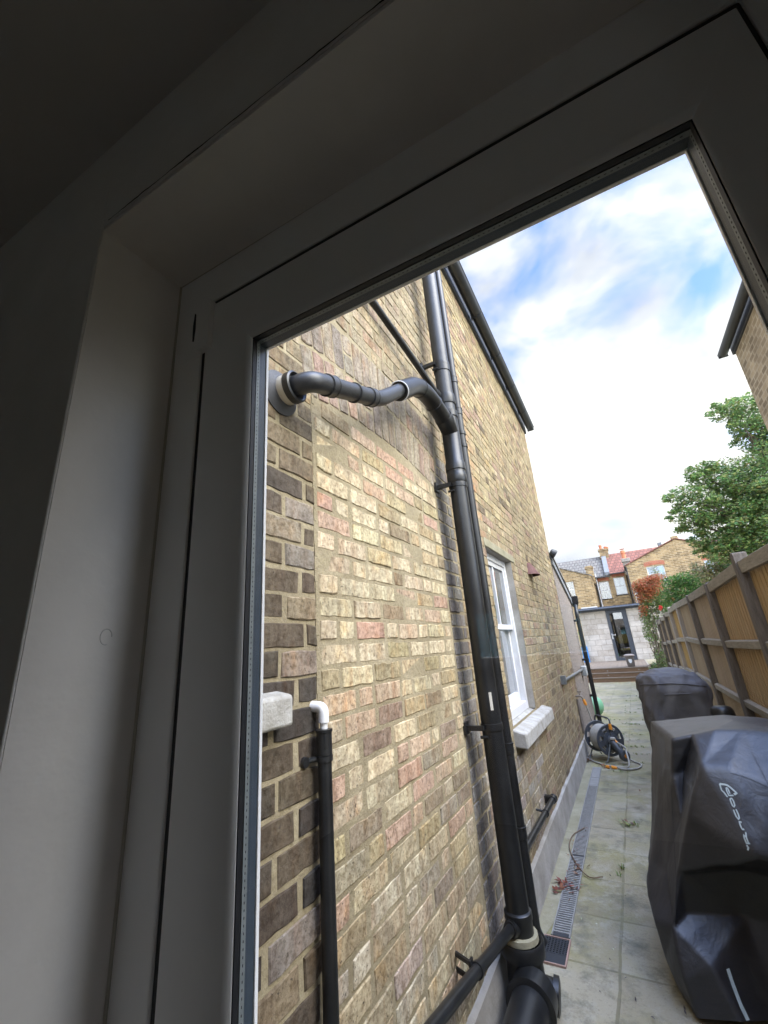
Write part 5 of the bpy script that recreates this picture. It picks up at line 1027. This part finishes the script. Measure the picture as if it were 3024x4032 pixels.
# ================================================================== PLANTS
def leaves(mb, c, r, n, size, cols, seed, flat=.5, shell=.55, droop=0):
    rnd = random.Random(seed); c = Vector(c)
    for _ in range(n):
        d = Vector((rnd.gauss(0, 1), rnd.gauss(0, 1), rnd.gauss(0, 1))).normalized(); q = rnd.random() ** .5 if rnd.random() > shell else rnd.uniform(.75, 1.06)
        p = c + Vector((d.x * r[0], d.y * r[1], d.z * r[2])) * q
        ax = Vector((rnd.gauss(0, 1), rnd.gauss(0, 1), rnd.gauss(0, .5) - droop)).normalized(); nr = (Vector((0, 0, 1)) * flat + Vector((rnd.gauss(0, .6), rnd.gauss(0, .6), rnd.gauss(0, .6)))).normalized()
        sd = ax.cross(nr).normalized(); l = size * rnd.uniform(.6, 1.3); w_ = l * rnd.uniform(.32, .5)
        mb.col = vary(rnd.choice(cols), .22)
        a = p - ax * l * .5; b2 = p + ax * l * .5; m_ = p + nr * l * -.08
        mb.add([a, m_ + sd * w_ * .5, b2, m_ - sd * w_ * .5], [(0, 1, 2, 3)])
def bough(mb, p0, p1, r0, r1, wob=.1, seed=0):
    rnd = random.Random(seed); p0, p1 = Vector(p0), Vector(p1); P = []
    for i in range(7): q = i / 6; P.append(p0.lerp(p1, q) + Vector((rnd.uniform(-wob, wob), rnd.uniform(-wob, wob), rnd.uniform(-wob, wob))) * (1 if 0 < i < 6 else 0))
    mb.tube(P, [r0 + (r1 - r0) * i / 6 for i in range(7)], 8)
GR = [(.14, .24, .075), (.18, .28, .085), (.10, .185, .065), (.26, .33, .11), (.12, .205, .08), (.30, .36, .13)]
tr = thing('broadleaf_tree', 'large green broadleaf tree rising beyond the fence beside the neighbour house', 'tree', (4.2, 14.2, GZ))
tk = MB(); cw = MB(); base = Vector((4.3, 14.2, GZ))
bough(tk, base, (4.25, 14.2, 1.6), .17, .12, .05, 1)
cl = [(2.25, 13.8, 3.55, .45, .25), (2.6, 14.0, 3.25, .55, .3), (2.1, 13.9, 2.95, .38, .2), (2.45, 14.1, 2.75, .5, .3), (3.1, 14.2, 2.9, .7, .45), (3.0, 14.1, 3.9, .5, .35), (2.8, 14.0, 4.15, .38, .22), (3.5, 14.3, 4.0, .6, .5), (3.7, 14.2, 3.2, .8, .55), (4.3, 14.3, 3.6, .9, .7),
      (3.85, 14.1, 5.75, .42, .28), (4.25, 14.2, 5.85, .45, .3), (4.1, 14.0, 5.25, .35, .25), (4.5, 14.2, 5.3, .55, .5), (4.35, 14.3, 4.8, .5, .35), (4.9, 14.4, 4.6, .8, .7), (5.2, 14.5, 5.6, .8, .7), (2.55, 14.1, 2.2, .5, .3), (3.0, 14.2, 2.2, .6, .35), (3.6, 14.2, 2.3, .8, .5), (4.4, 14.2, 2.5, .9, .6), (2.75, 14.0, 1.75, .45, .25), (3.3, 14.2, 1.6, .6, .4), (4.0, 14.1, 1.6, .7, .5), (4.9, 14.4, 3.0, .9, .9), (3.5, 13.9, 1.05, .6, .35), (3.0, 13.9, 1.15, .4, .3), (4.6, 14, 1.2, .9, .6), (5.6, 14.3, 2.0, .9, .9), (5.8, 14.5, 4.0, 1, 1), (3.6, 13.9, 2.75, .7, .45), (3.9, 14.0, 3.8, .7, .5), (4.2, 14, 3.0, .8, .6), (3.2, 13.9, 1.95, .55, .35), (3.7, 13.8, 1.95, .6, .4), (4.5, 14, 4.2, .7, .5)]
for i, (x, y, z, r, rz) in enumerate(cl):
    bough(tk, (4.25, 14.2, max(.4, z - 1.2 - .25 * abs(x - 4.2))), (x, y, z - .05), .045, .012, .08, 20 + i)
    nn = int(640 * (r / .5) ** 2)
    leaves(cw, (x, y, z), (r, r * .8, rz), nn, .10, GR, i, .5, .35)
    rnd = random.Random(i)
    for k in range(5):
        d = Vector((rnd.uniform(-1, .6), rnd.uniform(-.6, .6), rnd.uniform(-.8, .8))).normalized(); q = Vector((x, y, z)) + Vector((d.x * r, d.y * r, d.z * rz)) * 1.05
        leaves(cw, q, (r * .34, r * .34, rz * .3), int(nn * .10), .11, GR, i * 9 + k, .5, .2)
tk.build('trunk', 'bark', tr, smooth=True); cw.build('crown', 'leaf', tr)
def shrub(name, label, cat, base, clumps, cols, n, size, seed, stems=4, droop=0, flat=.3, flowers=None):
    t_ = thing(name, label, cat, base); s_ = MB(); f_ = MB(); rnd = random.Random(seed)
    for i, (x, y, z, r, rz) in enumerate(clumps):
        bough(s_, (base[0] + rnd.uniform(-.15, .15), base[1] + rnd.uniform(-.1, .1), base[2]), (x, y, z), .022, .006, .06, seed + i)
        leaves(f_, (x, y, z), (r * 1.15, r * 1.15, rz * 1.15), int(1.7 * n * (r / .4) ** 1.6), size, cols, seed * 50 + i, flat, .3, droop)
    s_.build('stems', 'bark', t_, smooth=True); f_.build('foliage', 'leaf', t_)
    for col_, pts_, sz, cnt, lab in flowers or ():
        for j, p in enumerate(pts_):
            w_ = MB(); leaves(w_, p, (sz, sz, sz), cnt, sz * 1.1, col_, seed + 900 + j, .1, .2); w_.build(lab, 'petal', t_)
    return t_
Rz = [(.44, .13, .06), (.50, .18, .08), (.38, .15, .07), (.30, .17, .07)]
LG = [(.14, .22, .05), (.10, .18, .045), (.19, .26, .08), (.08, .14, .04)]
shrub('photinia_shrub', 'red leaved shrub over the end of the fence by the garden office', 'shrub', (1.05, 18.9, GZ),
      [(0.86, 17.70, 1.15, 0.22, 0.22), (1.10, 17.75, 1.32, 0.22, 0.20), (0.73, 17.65, 1.53, 0.17, 0.13), (0.82, 17.75, 1.55, 0.30, 0.22), (1.10, 17.85, 1.67, 0.32, 0.16), (1.36, 17.85, 1.77, 0.28, 0.13), (0.71, 17.75, 1.36, 0.17, 0.13), (0.94, 17.75, 1.36, 0.26, 0.18), (0.67, 17.65, 1.10, 0.15, 0.16), (0.71, 17.65, 0.76, 0.14, 0.13), (0.65, 17.65, 0.59, 0.11, 0.11), (1.19, 17.85, 1.48, 0.30, 0.18)], Rz, 420, .085, 31)
shrub('green_shrub', 'bright green feathery shrub leaning over the fence', 'shrub', (2.1, 17.2, GZ),
      [(1.75, 16.8, 1.40, .38, .24), (2.1, 16.8, 1.50, .42, .22), (2.4, 16.5, 1.35, .40, .26), (1.95, 16.6, 1.05, .42, .26), (2.35, 16.4, .95, .4, .3), (1.6, 16.9, 1.05, .3, .2), (1.65, 17, .6, .4, .4), (2.2, 16.6, .5, .5, .5)], [(.06, .15, .03), (.09, .20, .04), (.045, .11, .028), (.13, .24, .06)], 520, .085, 32)
shrub('cream_plume_shrub', 'shrub with pale cream feathery plumes behind the fence top', 'shrub', (2.6, 15.0, GZ),
      [(2.3, 15.0, 1.50, .28, .16), (2.6, 15.0, 1.62, .28, .14), (2.75, 14.9, 1.45, .3, .18), (2.45, 14.8, 1.3, .3, .2), (2.15, 15.1, 1.68, .12, .14), (2.9, 14.8, 1.55, .2, .14), (2.6, 14.9, 1.0, .4, .35)], [(.36, .33, .19), (.30, .28, .14), (.42, .39, .25), (.13, .17, .06)], 420, .09, 33, droop=-.4)
shrub('silvery_shrub', 'small pale grey green shrub standing above the red leaved shrub', 'shrub', (1.5, 20.3, GZ), [(1.55, 20.2, 2.28, .16, .2), (1.62, 20.2, 2.05, .24, .2), (1.4, 20.2, 1.98, .22, .16), (1.7, 20.2, 1.8, .25, .2), (1.55, 20.2, 1.5, .3, .3)], [(.22, .25, .17), (.3, .32, .24), (.15, .19, .11)], 330, .07, 37)
rs = []
rr = random.Random(5)
white_pts = [(rr.uniform(.62, 1.1), 17.75, rr.uniform(.45, .95)) for _ in range(16)] + [(rr.uniform(.62, .95), 17.85, rr.uniform(-.7, .4)) for _ in range(10)]
shrub('climbing_rose', 'tall rambling rose with red, orange and small white blooms at the end of the fence', 'rose', (.78, 18.1, GZ),
      [(.72, 17.7, .62, .12, .2), (.70, 17.7, .3, .13, .25), (.9, 17.75, 1.0, .2, .2), (.66, 17.7, -.2, .1, .3), (.95, 18.2, 1.15, .34, .26), (1.25, 18.2, 1.05, .32, .26), (.86, 18.2, .80, .26, .22), (1.05, 18.2, .65, .3, .26), (.74, 18.2, .45, .22, .22), (.92, 18.2, .25, .26, .26), (.72, 18.2, .0, .2, .24), (.85, 18.2, -.3, .2, .3), (.64, 18.2, -.1, .12, .2), (.8, 18.2, -.75, .18, .3), (1.3, 18.3, 1.35, .3, .18), (1.45, 18.1, .9, .3, .3)], LG, 420, .075, 34,
      flowers=[([(.62, .03, .03), (.70, .06, .05)], [(1.66, 17.6, 1.27), (1.24, 17.75, .73), (1.22, 17.7, .70)], .065, 26, 'red_bloom'), ([(.75, .22, .06), (.8, .3, .1)], [(1.62, 17.4, .93), (1.58, 17.4, .98)], .07, 26, 'orange_bloom'), ([(.8, .76, .62), (.7, .66, .5)], white_pts, .045, 9, 'white_bloom')])
shrub('low_shrub', 'low green shrub growing beside the deck steps', 'shrub', (.62, 17.4, GZ), [(.55, 17.3, -1.35, .2, .2), (.72, 17.3, -1.25, .26, .26), (.85, 17.3, -1.1, .24, .3), (.5, 17.2, -1.48, .14, .12), (.8, 17.2, -.85, .16, .25)], [(.10, .17, .05), (.15, .22, .07), (.2, .25, .1), (.07, .12, .04)], 420, .07, 35, droop=-.6)
shrub('hedge_shrub', 'green shrub glimpsed between the downpipe and the garden office', 'shrub', (-2.35, 21.6, GZ), [(-2.3, 21.6, .5, .4, .4), (-2.3, 21.6, -.1, .45, .4), (-2.5, 21.6, .9, .35, .3), (-2.35, 21.6, -.7, .4, .4)], LG, 240, .09, 36)
# weeds in the joints, dead leaves
wd = MB(); rnd = random.Random(8)
def tuft(x, y, n, h, cols):
    for _ in range(n):
        a = rnd.uniform(0, 6.28); r_ = rnd.uniform(0, .02); l = h * rnd.uniform(.5, 1.2); ln = rnd.uniform(.2, 1.0); wd.col = vary(rnd.choice(cols), .2)
        p = Vector((x + r_ * math.cos(a), y + r_ * math.sin(a), GZ + .003)); q = p + Vector((math.cos(a) * l * ln, math.sin(a) * l * ln, l * .8)); s_ = Vector((-math.sin(a), math.cos(a), 0)) * .003
        m_ = p.lerp(q, .5) + Vector((0, 0, l * .12)); wd.add([p - s_, p + s_, m_ + s_, m_ - s_, q], [(0, 1, 2, 3), (3, 2, 4)])
WG = [(.13, .20, .05), (.18, .24, .07), (.24, .24, .09)]
for k in range(17):
    y = 6.6 + k * .452; y = .2 + round((y - .2) / .452) * .452
    for _ in range(rnd.choice([0, 1, 2, 3])):
        cx = rnd.uniform(-.6, -.02)
        for _ in range(4): tuft(rnd.gauss(cx, .07), y + rnd.uniform(-.03, .03), rnd.randint(2, 6), .028, WG)
for _ in range(16): tuft(-.39 + rnd.uniform(-.03, .03), rnd.uniform(6.4, 13), 4, .026, WG)
for x, y, n in ((-.40, 4.02, 14), (-.35, 4.83, 10), (-.38, 4.80, 9), (-.30, 4.86, 8), (-.41, 3.9, 5), (-.93, 10.3, 40), (-.85, 10.15, 30), (-.75, 10.3, 20), (-.7, 17.5, 20), (.1, 17.6, 30)): tuft(x, y, n, .034, WG)
o = wd.build('weeds', 'leaf'); o['kind'] = 'stuff'
dl = MB()
def litter(cx, cy, sx, sy, n, s_, cols):
    for _ in range(n):
        x, y = rnd.gauss(cx, sx), rnd.gauss(cy, sy); a = rnd.uniform(0, 6.28); l = s_ * rnd.uniform(.5, 1.5); dl.col = vary(rnd.choice(cols), .25); d = Vector((math.cos(a), math.sin(a), rnd.uniform(0, .35))); e = Vector((-math.sin(a), math.cos(a), rnd.uniform(-.3, .3))) * l * .2; p = Vector((x, y, GZ + .0125))
        dl.add([p, p + d * l * .5 + e, p + d * l + Vector((0, 0, .004)), p + d * l * .5 - e + Vector((0, 0, .003))], [(0, 1, 2, 3)])
RB = [(.20, .07, .05), (.26, .10, .07), (.15, .06, .045), (.30, .18, .09)]
litter(-.765, 3.62, .022, .06, 34, .04, RB); litter(-.70, 3.75, .025, .16, 26, .03, RB); litter(-.72, 4.4, .04, .3, 20, .025, RB); litter(-.84, 7.05, .03, .12, 60, .045, RB); litter(-.60, 6.68, .05, .03, 26, .04, RB); litter(-.33, 4.86, .05, .03, 26, .035, [(.2, .2, .08), (.2, .12, .07), (.3, .28, .12)])
litter(-.4, 8.5, .2, 1.5, 40, .025, RB); litter(-.3, 17.3, .4, .2, 60, .05, [(.4, .2, .08), (.3, .15, .06)]); litter(-.45, 3.2, .2, .5, 26, .014, [(.08, .06, .05), (.5, .48, .4)]); litter(-.35, 2.75, .12, .12, 12, .014, [(.06, .05, .05)])
o = dl.build('leaf_litter', 'leaf'); o['kind'] = 'stuff'
